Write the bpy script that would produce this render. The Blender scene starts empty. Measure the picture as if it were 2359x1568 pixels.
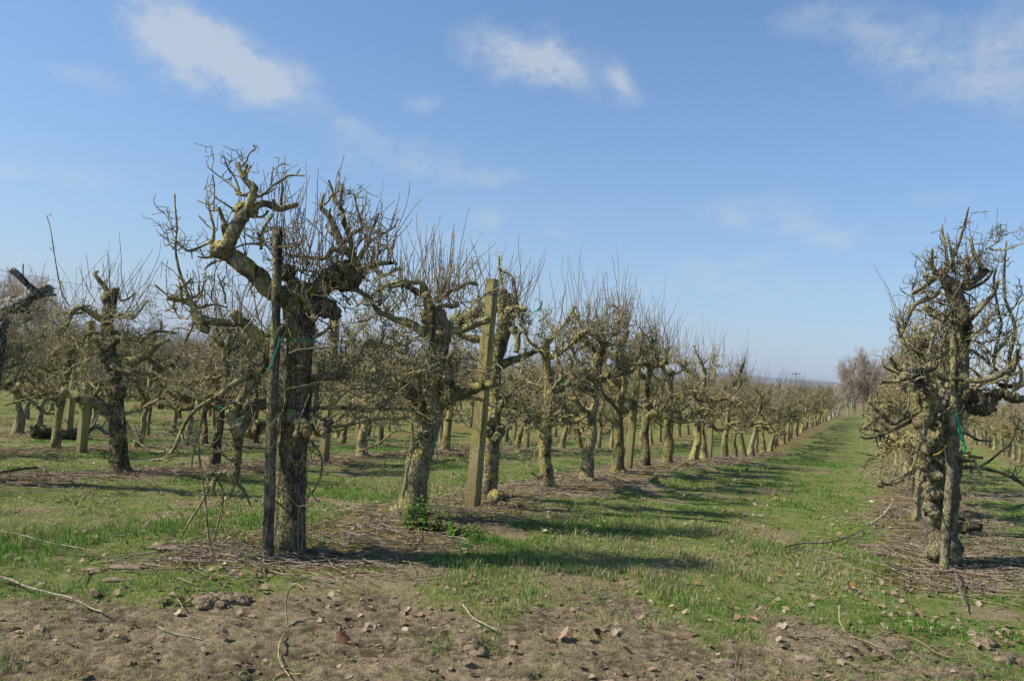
import bpy, math, random
import numpy as np
from mathutils import Matrix, Vector

SC = bpy.context.scene
COL = SC.collection
rnd = random.Random(7)

# ------------------------------------------------------------------ camera model
F = 1835.0                      # focal length for a 2359 px wide frame
ROLL = math.radians(4.3)
PITCH = math.atan(56 * math.cos(ROLL) / F)
EYE = 1.62
fw = np.array([0, math.cos(PITCH), math.sin(PITCH)])
r0 = np.array([1.0, 0, 0]); u0 = np.array([0, -math.sin(PITCH), math.cos(PITCH)])
CR = math.cos(ROLL) * r0 + math.sin(ROLL) * u0
CU = -math.sin(ROLL) * r0 + math.cos(ROLL) * u0
CAM = np.array([0, 0, EYE])

def ray(x, y):
    return (x - 1179.5) / F * CR - (y - 784) / F * CU + fw

def at_depth(x, y, Y):
    d = ray(x, y)
    return CAM + d * (Y / d[1])

cam_d = bpy.data.cameras.new("camera"); cam = bpy.data.objects.new("camera", cam_d); COL.objects.link(cam)
cam_d.sensor_width = 36; cam_d.sensor_fit = 'HORIZONTAL'; cam_d.lens = 36 * F / 2359
cam_d.clip_start = 0.05; cam_d.clip_end = 20000
cam.matrix_world = Matrix(((CR[0], CU[0], -fw[0], 0), (CR[1], CU[1], -fw[1], 0), (CR[2], CU[2], -fw[2], EYE), (0, 0, 0, 1)))
SC.camera = cam

# ------------------------------------------------------------------ noise
def _hash(ix, iy, seed):
    h = (ix.astype(np.int64) * 374761393 + iy.astype(np.int64) * 668265263 + seed * 974711) & 0x7fffffff
    h = ((h ^ (h >> 13)) * 1274126177) & 0x7fffffff
    return ((h ^ (h >> 16)) & 0xffff) / 65535.0

def vnoise(x, y, seed=0):
    x = np.asarray(x, float); y = np.asarray(y, float)
    ix = np.floor(x); iy = np.floor(y); fx = x - ix; fy = y - iy
    fx = fx * fx * (3 - 2 * fx); fy = fy * fy * (3 - 2 * fy)
    a = _hash(ix, iy, seed); b = _hash(ix + 1, iy, seed); c = _hash(ix, iy + 1, seed); d = _hash(ix + 1, iy + 1, seed)
    return (a + (b - a) * fx) * (1 - fy) + (c + (d - c) * fx) * fy

def fbm(x, y, seed=0, octs=4, gain=0.5):
    t = 0; amp = 1; tot = 0
    for o in range(octs):
        t = t + amp * vnoise(np.asarray(x) * 2 ** o + 17.3 * o, np.asarray(y) * 2 ** o - 9.1 * o, seed + o); tot += amp; amp *= gain
    return t / tot

def sstep(a, b, x):
    t = np.clip((x - a) / (b - a), 0, 1); return t * t * (3 - 2 * t)

# ------------------------------------------------------------------ orchard layout and terrain
M = 0.46632                     # rows run along (M, 1)
A0 = -4.6446                    # row 0 crosses Y = 0 here
GAP = 5.4129                    # distance between rows along X
ROWN = math.hypot(1, M)
ROT = math.atan2(1, M)

def row_k(X, Y): return (A0 - (X - M * Y)) / GAP
def row_x(k, Y): return A0 - GAP * k + M * Y

_ty = np.array([-60, 0, 6.4, 8, 9.7, 11.4, 12.9, 14.5, 16.2, 17.7, 19.7, 21.9, 25, 27.8, 31, 35, 40, 49, 60, 77, 95, 130, 200, 400, 1000, 6000.0])
_tz = np.array([0, 0, 0, 0, -.05, -.12, -.17, -.21, -.28, -.33, -.43, -.57, -.78, -.98, -1.17, -1.3, -1.28, -1.12, -1.14, -1.27, -1.5, -2.3, -3.4, -6, -10, -14])
_kk = np.array([-6, -3, -2, -1, 0, 1, 2, 3, 4, 8])
_ko = np.array([.6, .5, .32, 0.02, 0, -.16, -.42, -.58, -.66, -.75])

def height0(X, Y):
    X = np.asarray(X, float); Y = np.asarray(Y, float)
    k = row_k(X, Y)
    ko = np.interp(k, _kk, _ko)
    fade = sstep(2, 9, Y) * (1 - sstep(32, 65, Y))
    z = np.interp(Y, _ty, _tz) + ko * fade
    z = z + sstep(.8, 2.5, k) * np.interp(Y, [70, 95, 130, 170, 260, 400], [0, .2, .95, 1.3, .8, 0])
    # row strips stand slightly proud, alleys slightly hollow
    kd = np.abs(k - np.round(k))
    z = z + 0.05 * (1 - sstep(0.05, 0.3, kd)) * sstep(6, 9, Y) * (1 - sstep(50, 80, Y)) - 0.02
    return z

def bound(X):
    return np.interp(X, [-8, -4, -2.6, -1.8, 0, .5, 1.0, 1.6, 3, 5, 9], [4.0, 4.5, 4.9, 5.2, 5.5, 6.0, 5.9, 5.2, 5.4, 5.9, 6.0])

def masks(X, Y):
    """grass density, litter strip, bare mud at a point of the ground"""
    X = np.asarray(X, float); Y = np.asarray(Y, float)
    n1 = fbm(X * 0.9, Y * 0.9, 3, 4); n2 = fbm(X * 2.6, Y * 2.6, 11, 3); n3 = fbm(X * 0.35, Y * 0.35, 23, 3)
    mud = 1 - sstep(-0.45, 0.45, Y - bound(X) + (n1 - .5) * 2.2 + (n2 - .5) * 0.9)
    k = row_k(X, Y); dist = np.abs(k - np.round(k)) * GAP / ROWN
    start = np.where(np.round(k) == 0, 5.9, np.where(np.round(k) == -1, 6.7, 7.0))
    litter = (1 - sstep(0.45, 1.1, dist + (n1 - .5) * 0.9 + (n2 - .5) * .5)) * sstep(start - .5, start + .3, Y)
    grass = (1 - mud) * (1 - 0.8 * litter)
    tuft = sstep(0.41, 0.59, .65 * fbm(X * 6.5, Y * 6.5, 13, 3) + .35 * n1) * mud * 0.6
    patch = sstep(.60, .70, fbm(X * 1.3 + 40, Y * 1.3, 31, 3)) * (1 - mud)
    grass = np.clip(grass * (1 - .75 * patch) + tuft, 0, 1)
    return grass, litter, mud, n1, n2, n3, patch

def detail(X, Y):
    g, l, mud, n1, n2, n3, patch = masks(X, Y)
    rough = (fbm(X * 2.6, Y * 4.5, 41, 5, .55) - .5) * 0.07 + (fbm(X * 24, Y * 34, 47, 3, .6) - .5) * 0.034
    rdg = np.abs(fbm(X * 5 + 2 * fbm(X * 2, Y * 2, 5, 2), Y * 8, 44, 3) - .5); rough = rough + (1 - sstep(0, .045, rdg)) * .014
    rut = np.abs(fbm(X * 0.8 + Y * .35, Y * 4.2 - X * .5, 57, 3) - .5)
    rut = -(1 - sstep(0.0, 0.035, rut)) * 0.06 * sstep(.4, .55, fbm(X * 1.1, Y * 1.1, 63, 2))
    for yc, sgn in ((4.75, 1), (4.05, -1)):
        yy = Y - yc - .05 * np.sin(X * .9) + .05 * X * .3
        uu = X / .31 + sgn * yy * 1.9 + .3 * n1; fr = np.abs(uu - np.floor(uu) - .5)
        band = (1 - sstep(.2, .3, np.abs(yy))) * sstep(.42, .55, fbm(X * .7 + 3, Y * .9, 67, 2)) * sstep(.04, .1, np.abs(yy))
        lug = (1 - sstep(.09, .16, fr)) * band; rim = (1 - sstep(.0, .12, np.abs(fr - .24))) * band
        rough = rough - lug * .035 + rim * .015
    z = mud * (rough + rut) + (1 - mud) * ((n2 - .5) * 0.05 + (n1 - .5) * .05) + l * (fbm(X * 9, Y * 9, 71, 3) - .5) * 0.05
    return z * (1 - sstep(25, 60, Y))

def ground(X, Y): return height0(X, Y) + detail(X, Y)
def gz(x, y): return float(ground(np.array([x]), np.array([y]))[0])

def on_ground(x, y, up=0.0):
    """ground point seen at a photo pixel"""
    d = ray(x, y); t = EYE / max(1e-4, -d[2])
    for _ in range(30):
        p = CAM + d * t
        t = (float(height0(p[0], p[1])) + up - EYE) / d[2] if d[2] < -1e-4 else t
        t = min(t, 200)
    return CAM + d * t

# ------------------------------------------------------------------ mesh building
class MB:
    def __init__(self): self.V = []; self.Q = []; self.T = []; self.C = []; self.n = 0
    def add(self, V, Q=None, T=None, C=None):
        V = np.asarray(V, float).reshape(-1, 3); self.V.append(V)
        if Q is not None and len(Q): self.Q.append(np.asarray(Q, np.int64).reshape(-1, 4) + self.n)
        if T is not None and len(T): self.T.append(np.asarray(T, np.int64).reshape(-1, 3) + self.n)
        if C is not None: self.C.append(C)
        self.n += len(V)
    def merge(self, o, mat=None):
        V, Q, T = o.arrays()
        if mat is not None: V = V @ mat[0].T + mat[1]
        self.add(V, Q, T)
    def arrays(self):
        V = np.concatenate(self.V) if self.V else np.zeros((0, 3))
        Q = np.concatenate(self.Q) if self.Q else np.zeros((0, 4), np.int64)
        T = np.concatenate(self.T) if self.T else np.zeros((0, 3), np.int64)
        return V, Q, T
    def mesh(self, name, mat, smooth=True, origin=None):
        V, Q, T = self.arrays()
        if origin is not None: V = V - np.asarray(origin)
        me = bpy.data.meshes.new(name)
        nq, nt = len(Q), len(T)
        me.vertices.add(len(V)); me.vertices.foreach_set("co", V.astype(np.float32).ravel())
        me.loops.add(nq * 4 + nt * 3)
        me.loops.foreach_set("vertex_index", np.concatenate([Q.ravel(), T.ravel()]).astype(np.int32))
        me.polygons.add(nq + nt)
        me.polygons.foreach_set("loop_start", np.concatenate([np.arange(nq) * 4, nq * 4 + np.arange(nt) * 3]).astype(np.int32))
        me.polygons.foreach_set("use_smooth", np.full(nq + nt, smooth, bool))
        me.update(calc_edges=True)
        if self.C:
            C = np.concatenate(self.C).astype(np.float32)
            at = me.color_attributes.new("tint", 'FLOAT_COLOR', 'POINT'); at.data.foreach_set("color", C.ravel())
        if mat: me.materials.append(mat)
        return me

def tag(o, label=None, cat=None, group=None, kind=None):
    if label: o['label'] = label
    if cat: o['category'] = cat
    if group: o['group'] = group
    if kind: o['kind'] = kind
    return o

def link(name, me, parent=None):
    o = bpy.data.objects.new(name, me); COL.objects.link(o)
    if parent: o.parent = parent
    return o

def empty(name, loc):
    o = bpy.data.objects.new(name, None); COL.objects.link(o); o.location = loc; o.empty_display_size = .2
    return o

def catmull(P, per=4):
    P = np.asarray(P, float)
    if len(P) < 3 or per < 2: return P
    Q = np.vstack([2 * P[0] - P[1], P, 2 * P[-1] - P[-2]]); out = []
    ts = np.arange(per) / per
    for i in range(1, len(Q) - 2):
        a, b, c, d = Q[i - 1], Q[i], Q[i + 1], Q[i + 2]
        for t in ts:
            out.append(.5 * ((2 * b) + (-a + c) * t + (2 * a - 5 * b + 4 * c - d) * t * t + (-a + 3 * b - 3 * c + d) * t ** 3))
    out.append(P[-1]); return np.array(out)

_ph = np.random.RandomState(5).uniform(0, 6.28, (6, 3)); _fr = np.random.RandomState(6).normal(0, 1, (6, 3))
def lumpy(P, freq):
    s = 0
    for i in range(6):
        s = s + np.sin((P * freq * (0.6 + .35 * i)) @ _fr[i] + _ph[i, 0])
    return s / 3.2

_cc = {}; _qq = {}
def _circle(sides):
    if sides not in _cc:
        an = np.arange(sides) * 2 * math.pi / sides; _cc[sides] = (np.cos(an), np.sin(an))
    return _cc[sides]
def _quads(n, sides):
    if (n, sides) not in _qq:
        i = np.arange(n - 1)[:, None] * sides; j = np.arange(sides)[None, :]; j2 = (j + 1) % sides
        _qq[(n, sides)] = np.stack([i + j, i + j2, i + sides + j2, i + sides + j], -1).reshape(-1, 4)
    return _qq[(n, sides)]
def tube(mb, P, R, sides=6, bump=0.0, freq=14.0, cap=True):
    P = np.asarray(P, float); R = np.asarray(R, float); n = len(P)
    T = np.empty_like(P); T[0] = P[1] - P[0]; T[-1] = P[-1] - P[-2]
    if n > 2: T[1:-1] = P[2:] - P[:-2]
    T /= np.sqrt((T * T).sum(1))[:, None] + 1e-12
    a = np.array([0, 0, 1.0]) if abs(T[0][2]) < .9 else np.array([1.0, 0, 0])
    x0, y0, z0 = T[0]; x1, y1, z1 = a; cx, cy, cz = y0 * z1 - z0 * y1, z0 * x1 - x0 * z1, x0 * y1 - y0 * x1
    l = math.sqrt(cx * cx + cy * cy + cz * cz); cx /= l; cy /= l; cz /= l; Ns = [(cx, cy, cz)]
    for x, y, z in T[1:].tolist():
        dd = cx * x + cy * y + cz * z; cx -= x * dd; cy -= y * dd; cz -= z * dd
        l = math.sqrt(cx * cx + cy * cy + cz * cz) + 1e-12; cx /= l; cy /= l; cz /= l; Ns.append((cx, cy, cz))
    Ns = np.array(Ns); Bs = np.empty_like(Ns)
    Bs[:, 0] = T[:, 1] * Ns[:, 2] - T[:, 2] * Ns[:, 1]; Bs[:, 1] = T[:, 2] * Ns[:, 0] - T[:, 0] * Ns[:, 2]; Bs[:, 2] = T[:, 0] * Ns[:, 1] - T[:, 1] * Ns[:, 0]
    ca, sa = _circle(sides)
    ring = Ns[:, None, :] * ca[None, :, None] + Bs[:, None, :] * sa[None, :, None]
    V = P[:, None, :] + ring * R[:, None, None]
    if bump:
        s = lumpy(V.reshape(-1, 3), freq).reshape(n, sides) + .5 * lumpy(V.reshape(-1, 3) + 3.1, freq * 2.7).reshape(n, sides)
        V = P[:, None, :] + ring * (R[:, None] * (1 + bump * s))[:, :, None]
    V = V.reshape(-1, 3)
    Q = _quads(n, sides)
    Tt = []
    if cap:
        V = np.vstack([V, P[-1] + T[-1] * R[-1] * .25])
        e = (n - 1) * sides; c = n * sides
        Tt = [(e + q, e + (q + 1) % sides, c) for q in range(sides)]
    mb.add(V, Q, Tt)

_ico = None
def lump(mb, c, r, seed=0, sq=(1, 1, 1), amp=.22, freq=2.4):
    global _ico
    if _ico is None:
        import bmesh
        b = bmesh.new(); bmesh.ops.create_icosphere(b, subdivisions=3, radius=1)
        _ico = (np.array([v.co[:] for v in b.verts]), np.array([[v.index for v in f.verts] for f in b.faces])); b.free()
    V, T = _ico
    s = lumpy(V + seed * 3.7, freq) + .6 * lumpy(V + seed * 1.7, freq * 2.4) + .35 * lumpy(V + seed * .7, freq * 5.2)
    W = V * (1 + amp * s)[:, None] * np.asarray(sq) * r + np.asarray(c)
    mb.add(W, None, T)

# ------------------------------------------------------------------ materials
def nt(mat):
    mat.use_nodes = True; t = mat.node_tree; t.nodes.clear(); return t
class G:
    def __init__(s, tree): s.t = tree
    def n(s, typ, **k):
        nd = s.t.nodes.new(typ)
        for a, b in k.items(): setattr(nd, a, b)
        return nd
    def l(s, a, b): s.t.links.new(a, b)
    def noise(s, vec, scale, det=4, rough=.55):
        nd = s.n('ShaderNodeTexNoise'); nd.inputs['Scale'].default_value = scale; nd.inputs['Detail'].default_value = det; nd.inputs['Roughness'].default_value = rough
        if vec is not None: s.l(vec, nd.inputs['Vector'])
        return nd.outputs['Fac']
    def ramp(s, fac, stops, interp='LINEAR'):
        nd = s.n('ShaderNodeValToRGB'); cr = nd.color_ramp; cr.interpolation = interp
        while len(cr.elements) < len(stops): cr.elements.new(.5)
        for e, (p, c) in zip(cr.elements, stops):
            e.position = p; e.color = (c, c, c, 1) if not hasattr(c, '__len__') else (*c[:3], 1)
        s.l(fac, nd.inputs[0]); return nd.outputs[0]
    def mix(s, fac, a, b, typ='MIX'):
        nd = s.n('ShaderNodeMix', data_type='RGBA', blend_type=typ)
        for sock, v in ((nd.inputs[0], fac), (nd.inputs[6], a), (nd.inputs[7], b)):
            if hasattr(v, 'links') or isinstance(v, bpy.types.NodeSocket): s.l(v, sock)
            elif hasattr(v, '__len__'): sock.default_value = (*v[:3], 1)
            else: sock.default_value = v
        return nd.outputs[2]
    def math(s, op, a, b=0.0, c=None, clamp=False):
        nd = s.n('ShaderNodeMath', operation=op, use_clamp=clamp)
        for i, v in enumerate((a, b) if c is None else (a, b, c)):
            if isinstance(v, bpy.types.NodeSocket): s.l(v, nd.inputs[i])
            else: nd.inputs[i].default_value = v
        return nd.outputs[0]
    def out(s, col, rough=.9, height=None, bstr=.5, bdist=.01, spec=.2):
        p = s.n('ShaderNodeBsdfPrincipled'); o = s.n('ShaderNodeOutputMaterial')
        if isinstance(col, bpy.types.NodeSocket): s.l(col, p.inputs['Base Color'])
        else: p.inputs['Base Color'].default_value = (*col[:3], 1)
        if isinstance(rough, bpy.types.NodeSocket): s.l(rough, p.inputs['Roughness'])
        else: p.inputs['Roughness'].default_value = rough
        p.inputs['Specular IOR Level'].default_value = spec
        if height is not None:
            b = s.n('ShaderNodeBump'); b.inputs['Strength'].default_value = bstr; b.inputs['Distance'].default_value = bdist
            s.l(height, b.inputs['Height']); s.l(b.outputs[0], p.inputs['Normal'])
        s.l(p.outputs[0], o.inputs[0]); return p

def bark(name, wood, lichen, dark, lich_amt=.5, white=.0, crack=.5, scale=1.0):
    m = bpy.data.materials.new(name); g = G(nt(m))
    tc = g.n('ShaderNodeTexCoord').outputs['Object']; oi = g.n('ShaderNodeObjectInfo')
    sh = g.n('ShaderNodeVectorMath', operation='ADD'); g.l(tc, sh.inputs[0]); g.l(oi.outputs['Location'], sh.inputs[1]); v = sh.outputs[0]
    n1 = g.noise(v, 5.5 * scale, 5, .62); n2 = g.noise(v, 38 * scale, 5, .65); n3 = g.noise(v, 15 * scale, 4, .6)
    c = g.mix(g.ramp(n3, [(.3, 0), (.7, 1)]), dark, wood)  # dark bark crevices, deepened so shade contrast sits in the colour
    ge = g.n('ShaderNodeNewGeometry'); dt = g.n('ShaderNodeVectorMath', operation='DOT_PRODUCT'); g.l(ge.outputs['Normal'], dt.inputs[0]); dt.inputs[1].default_value = (-.55, -.35, .45)
    lich = g.mix(g.ramp(g.noise(v, 9 * scale, 3, .5), [(.52, 0), (.64, 1)]), lichen, (.43, .40, .29))
    lich = g.mix(g.ramp(g.noise(v, 21 * scale, 3, .5), [(.64, 0), (.70, .5)]), lich, (.42, .27, .07))
    sided = g.math('MULTIPLY_ADD', dt.outputs['Value'], .13, n1)
    c = g.mix(g.ramp(sided, [(max(0, .64 - lich_amt * .4), 0), (min(1, .78 - lich_amt * .34), 1)]), c, lich)
    st = g.n('ShaderNodeMapping'); st.inputs['Scale'].default_value = (1, 1, .12); g.l(v, st.inputs[0])
    wet = g.noise(st.outputs[0], 13 * scale, 4, .6)
    c = g.mix(1.0, c, g.ramp(wet, [(.32, .25), (.46, 1)]), 'MULTIPLY')
    if white > 0:
        n4 = g.noise(v, 12 * scale, 4, .7)
        c = g.mix(g.ramp(n4, [(.72 - white * .25, 0), (.78 - white * .25, 1)]), c, (.46, .45, .40))
    # cracked plates, stretched along the trunk
    mp = g.n('ShaderNodeMapping'); mp.inputs['Scale'].default_value = (1, 1, .38); g.l(v, mp.inputs[0])
    vo = g.n('ShaderNodeTexVoronoi', feature='DISTANCE_TO_EDGE'); vo.inputs['Scale'].default_value = 34 * scale; g.l(mp.outputs[0], vo.inputs['Vector'])
    cr = g.ramp(vo.outputs['Distance'], [(0, 1 - crack), (.16, 1)])
    c = g.mix(1.0, c, cr, 'MULTIPLY')
    c = g.mix(1.0, c, g.ramp(n2, [(.3, .32), (.58, 1.12)]), 'MULTIPLY')
    c = g.mix(1.0, c, g.ramp(oi.outputs['Random'], [(0, .78), (1, 1.15)]), 'MULTIPLY')
    h = g.math('ADD', g.math('MULTIPLY', n2, .5), g.math('ADD', g.math('MULTIPLY', cr, .5), g.math('MULTIPLY', n3, .6)))
    g.out(c, .92, h, 1.0, .024, .15); return m

MAT = {}
MAT['bark'] = bark('lichen_bark', (.40, .34, .23), (.51, .465, .17), (.11, .088, .058), .5, .12, .55)
MAT['bark_pale'] = bark('pale_flaking_bark', (.50, .44, .31), (.47, .43, .19), (.17, .135, .085), .45, .2, .45)
MAT['bark_dark'] = bark('dark_bark', (.25, .205, .15), (.37, .33, .145), (.075, .06, .042), .4, .1, .6)
MAT['limb_grey'] = bark('grey_brown_limb_bark', (.30, .265, .19), (.43, .40, .185), (.085, .068, .046), .38, .05, .3)
MAT['bark_brown'] = bark('brown_flaking_bark', (.33, .28, .20), (.45, .41, .18), (.10, .08, .055), .42, .1, .55)  # brown bark, kept darker to carry tree A's trunk shade in its colour
MAT['bark_white'] = bark('white_lichen_bark', (.30, .26, .19), (.36, .33, .18), (.13, .105, .075), .4, .32, .45)
MAT['limb'] = bark('smooth_limb_bark', (.38, .335, .205), (.51, .47, .185), (.11, .088, .055), .46, .06, .28)
MAT['twig'] = bark('spur_twig_bark', (.47, .415, .285), (.51, .47, .215), (.26, .21, .145), .45, .04, .0)
MAT['shoot'] = bark('young_shoot_bark', (.36, .285, .23), (.40, .335, .255), (.22, .17, .14), .3, 0, .0)
MAT['dead'] = bark('weathered_dead_wood', (.40, .385, .36), (.50, .49, .46), (.07, .06, .055), .45, .3, .7)
MAT['old_wood'] = bark('weathered_stake', (.31, .27, .205), (.36, .335, .16), (.075, .062, .048), .35, .1, .3)
MAT['litter_twig'] = bark('pruned_twig', (.29, .22, .165), (.44, .365, .29), (.11, .078, .058), .5, 0, 0, 1.6)
MAT['pale_stick'] = bark('pale_dry_stick', (.42, .36, .28), (.48, .43, .35), (.2, .165, .12), .5, .1, 0)
MAT['far_twig'] = bark('far_orchard_bark', (.54, .475, .375), (.57, .51, .375), (.41, .355, .285), .5, .05, 0, .5)  # paler and greyer: distance haze put into the bark colour
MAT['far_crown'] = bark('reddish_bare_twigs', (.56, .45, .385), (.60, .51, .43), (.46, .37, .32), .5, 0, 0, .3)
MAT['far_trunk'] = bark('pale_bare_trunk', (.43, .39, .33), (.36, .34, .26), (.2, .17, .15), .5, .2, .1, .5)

def simple(name, col, rough=.85, var=.3, scale=30, spec=.2, bstr=.3):
    m = bpy.data.materials.new(name); g = G(nt(m)); tc = g.n('ShaderNodeTexCoord').outputs['Object']
    n = g.noise(tc, scale, 5, .6)
    c = g.mix(1.0, col, g.ramp(n, [(.3, 1 - var), (.7, 1 + var * .4)]), 'MULTIPLY')
    g.out(c, rough, n, bstr, .01, spec); return m
MAT['moss'] = simple('golden_moss', (.23, .20, .03), .95, .65, 60, .1, .9)
MAT['twine'] = simple('green_twine', (.01, .36, .20), .55, .2)
MAT['twine_y'] = simple('yellow_twine', (.55, .36, .05), .6, .2)
MAT['white'] = simple('peeled_white_wood', (.62, .58, .49), .7, .12)
MAT['wire'] = simple('galvanised_wire', (.15, .155, .155), .5, .2, 30, .5)
MAT['cut'] = simple('cut_wood_end', (.30, .215, .13), .9, .45, 90)
MAT['stone'] = simple('dry_earth_slab', (.31, .25, .175), .95, .4, 26, .1, .8)
MAT['nettle'] = simple('nettle_leaf', (.10, .21, .03), .6, .35, 40, .3)

def concrete():
    m = bpy.data.materials.new('pebbly_concrete'); g = G(nt(m)); tc = g.n('ShaderNodeTexCoord').outputs['Object']
    n = g.noise(tc, 4, 5, .6); n2 = g.noise(tc, 70, 3, .6)
    vo = g.n('ShaderNodeTexVoronoi'); vo.inputs['Scale'].default_value = 55; g.l(tc, vo.inputs['Vector'])
    c = g.mix(g.ramp(n, [(.38, 0), (.62, 1)]), (.35, .305, .17), (.34, .315, .105))
    c = g.mix(g.ramp(vo.outputs['Distance'], [(.12, .75), (.22, 0)]), c, (.44, .37, .27))
    c = g.mix(1.0, c, g.ramp(n2, [(.3, .55), (.65, 1.2)]), 'MULTIPLY')
    st = g.n('ShaderNodeMapping'); st.inputs['Scale'].default_value = (1, 1, .1); g.l(tc, st.inputs[0]); c = g.mix(1.0, c, g.ramp(g.noise(st.outputs[0], 22, 4, .6), [(.35, .45), (.5, 1)]), 'MULTIPLY')
    sx = g.n('ShaderNodeSeparateXYZ'); g.l(tc, sx.inputs[0]); c = g.mix(g.ramp(g.math('MULTIPLY_ADD', n, .5, sx.outputs['Z']), [(.2, .75), (.75, 0)]), c, (.19, .14, .085))
    g.out(c, .95, g.math('ADD', n2, g.math('MULTIPLY', vo.outputs['Distance'], -1.0)), .6, .006, .1); return m
MAT['concrete'] = concrete()

def tinted(name, rough=.7, trans=0.0, spec=.2):
    m = bpy.data.materials.new(name); g = G(nt(m))
    a = g.n('ShaderNodeAttribute', attribute_name='tint').outputs['Color']
    p = g.out(a, rough, None, spec=spec)
    if trans:
        tr = g.n('ShaderNodeBsdfTranslucent'); g.l(a, tr.inputs[0]); mx = g.n('ShaderNodeMixShader'); mx.inputs[0].default_value = trans
        o = [n for n in g.t.nodes if n.type == 'OUTPUT_MATERIAL'][0]
        g.l(p.outputs[0], mx.inputs[1]); g.l(tr.outputs[0], mx.inputs[2]); g.l(mx.outputs[0], o.inputs[0])
    return m
MAT['grass'] = tinted('grass_blades', .6, .3, .25)
MAT['leaf'] = tinted('dry_leaf', .75, .15, .2)
# ------------------------------------------------------------------ ground
def build_ground():
    global ground
    def axis(pts):
        out = []
        for a, b, s in pts: out += list(np.arange(a, b, s))
        return np.array(out)
    xs = np.concatenate([-np.geomspace(6000, 60, 26), axis([(-60, -20, 1.0), (-20, -7, .3), (-7, 7, .02), (7, 22, .3), (22, 70, 1.0)]), np.geomspace(70, 6000, 26)])
    ys = np.concatenate([-np.geomspace(2000, 10, 14), axis([(-10, 2.6, .7), (2.6, 3.4, .04), (3.4, 7.0, .016), (7.0, 7.2, .04), (7.2, 11, .05), (11, 25, .16), (25, 60, .5), (60, 160, 2.0)]), np.geomspace(160, 7000, 30)])
    X, Y = np.meshgrid(xs, ys); nx, ny = len(xs), len(ys)
    Z = ground(X, Y)
    g, l, mud, n1, n2, n3, patch = masks(X, Y)

    def lookup(x, y):
        x = np.asarray(x, float); y = np.asarray(y, float)
        i = np.clip(np.searchsorted(xs, x) - 1, 0, nx - 2); j = np.clip(np.searchsorted(ys, y) - 1, 0, ny - 2)
        u = (x - xs[i]) / (xs[i + 1] - xs[i]); v = (y - ys[j]) / (ys[j + 1] - ys[j])
        return (Z[j, i] * (1 - u) + Z[j, i + 1] * u) * (1 - v) + (Z[j + 1, i] * (1 - u) + Z[j + 1, i + 1] * u) * v
    ground = lookup
    V = np.stack([X, Y, Z], -1).reshape(-1, 3)
    i = np.arange(ny - 1)[:, None] * nx; j = np.arange(nx - 1)[None, :]
    Q = np.stack([i + j, i + j + 1, i + nx + j + 1, i + nx + j], -1).reshape(-1, 4)
    mb = MB(); straw = np.clip(n3 * 1.5 - .3 + (patch * .6), 0, 1)
    cav = sstep(.36, .55, .6 * fbm(X * 24, Y * 34, 47, 3, .6) + .4 * fbm(X * 2.6, Y * 4.5, 41, 5, .55)); C = np.stack([np.clip(g * (1 - .6 * mud), 0, 1), l, mud * (1 - cav), straw], -1).reshape(-1, 4)  # low spots of the mud darkened, crevice shade put into the colour
    mb.add(V, Q, None, C)
    m = bpy.data.materials.new('orchard_ground'); gg = G(nt(m))
    at = gg.n('ShaderNodeAttribute', attribute_name='tint'); sep = gg.n('ShaderNodeSeparateColor'); gg.l(at.outputs['Color'], sep.inputs[0])
    tc = gg.n('ShaderNodeTexCoord').outputs['Object']
    na = gg.noise(tc, 1.7, 6, .6); nb = gg.noise(tc, 14, 6, .65); nc = gg.noise(tc, 70, 5, .7); nd = gg.noise(tc, 5, 5, .6)
    soil = gg.mix(gg.ramp(nb, [(.32, 0), (.66, 1)]), (.205, .162, .104), (.435, .352, .236))
    soil = gg.mix(1.0, soil, gg.ramp(nc, [(.32, .5), (.6, 1.15)]), 'MULTIPLY')
    soil = gg.mix(sep.outputs[2], soil, (.125, .10, .068))
    turf = gg.mix(gg.ramp(nb, [(.35, 0), (.65, 1)]), (.10, .15, .032), (.235, .29, .085))
    turf = gg.mix(gg.ramp(nd, [(.5, 0), (.72, .8)]), turf, (.36, .30, .16))
    turf = gg.mix(gg.math('MULTIPLY', at.outputs['Alpha'], .45), turf, (.28, .25, .12))
    bed = gg.mix(gg.ramp(nd, [(.42, 0), (.6, 1)]), (.22, .155, .09), (.235, .195, .045))
    bed = gg.mix(gg.ramp(nb, [(.45, 0), (.7, .7)]), bed, (.38, .29, .19))
    bed = gg.mix(1.0, bed, gg.ramp(nc, [(.3, .55), (.65, 1.15)]), 'MULTIPLY')
    gsoft = gg.math('MULTIPLY_ADD', nc, .7, gg.math('ADD', gg.math('MULTIPLY_ADD', nb, .9, -.8), sep.outputs[0])); gfac = gg.ramp(gsoft, [(.2, 0), (.55, 1)])
    base = gg.mix(sep.outputs[1], soil, bed)
    col = gg.mix(gfac, base, turf)
    h = gg.math('ADD', gg.math('MULTIPLY', nb, .6), gg.math('MULTIPLY', nc, .4))
    gg.out(col, .97, h, 1.0, .035, .1)
    o = link('ground', mb.mesh('ground', m)); tag(o, kind='structure')
build_ground()

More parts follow.
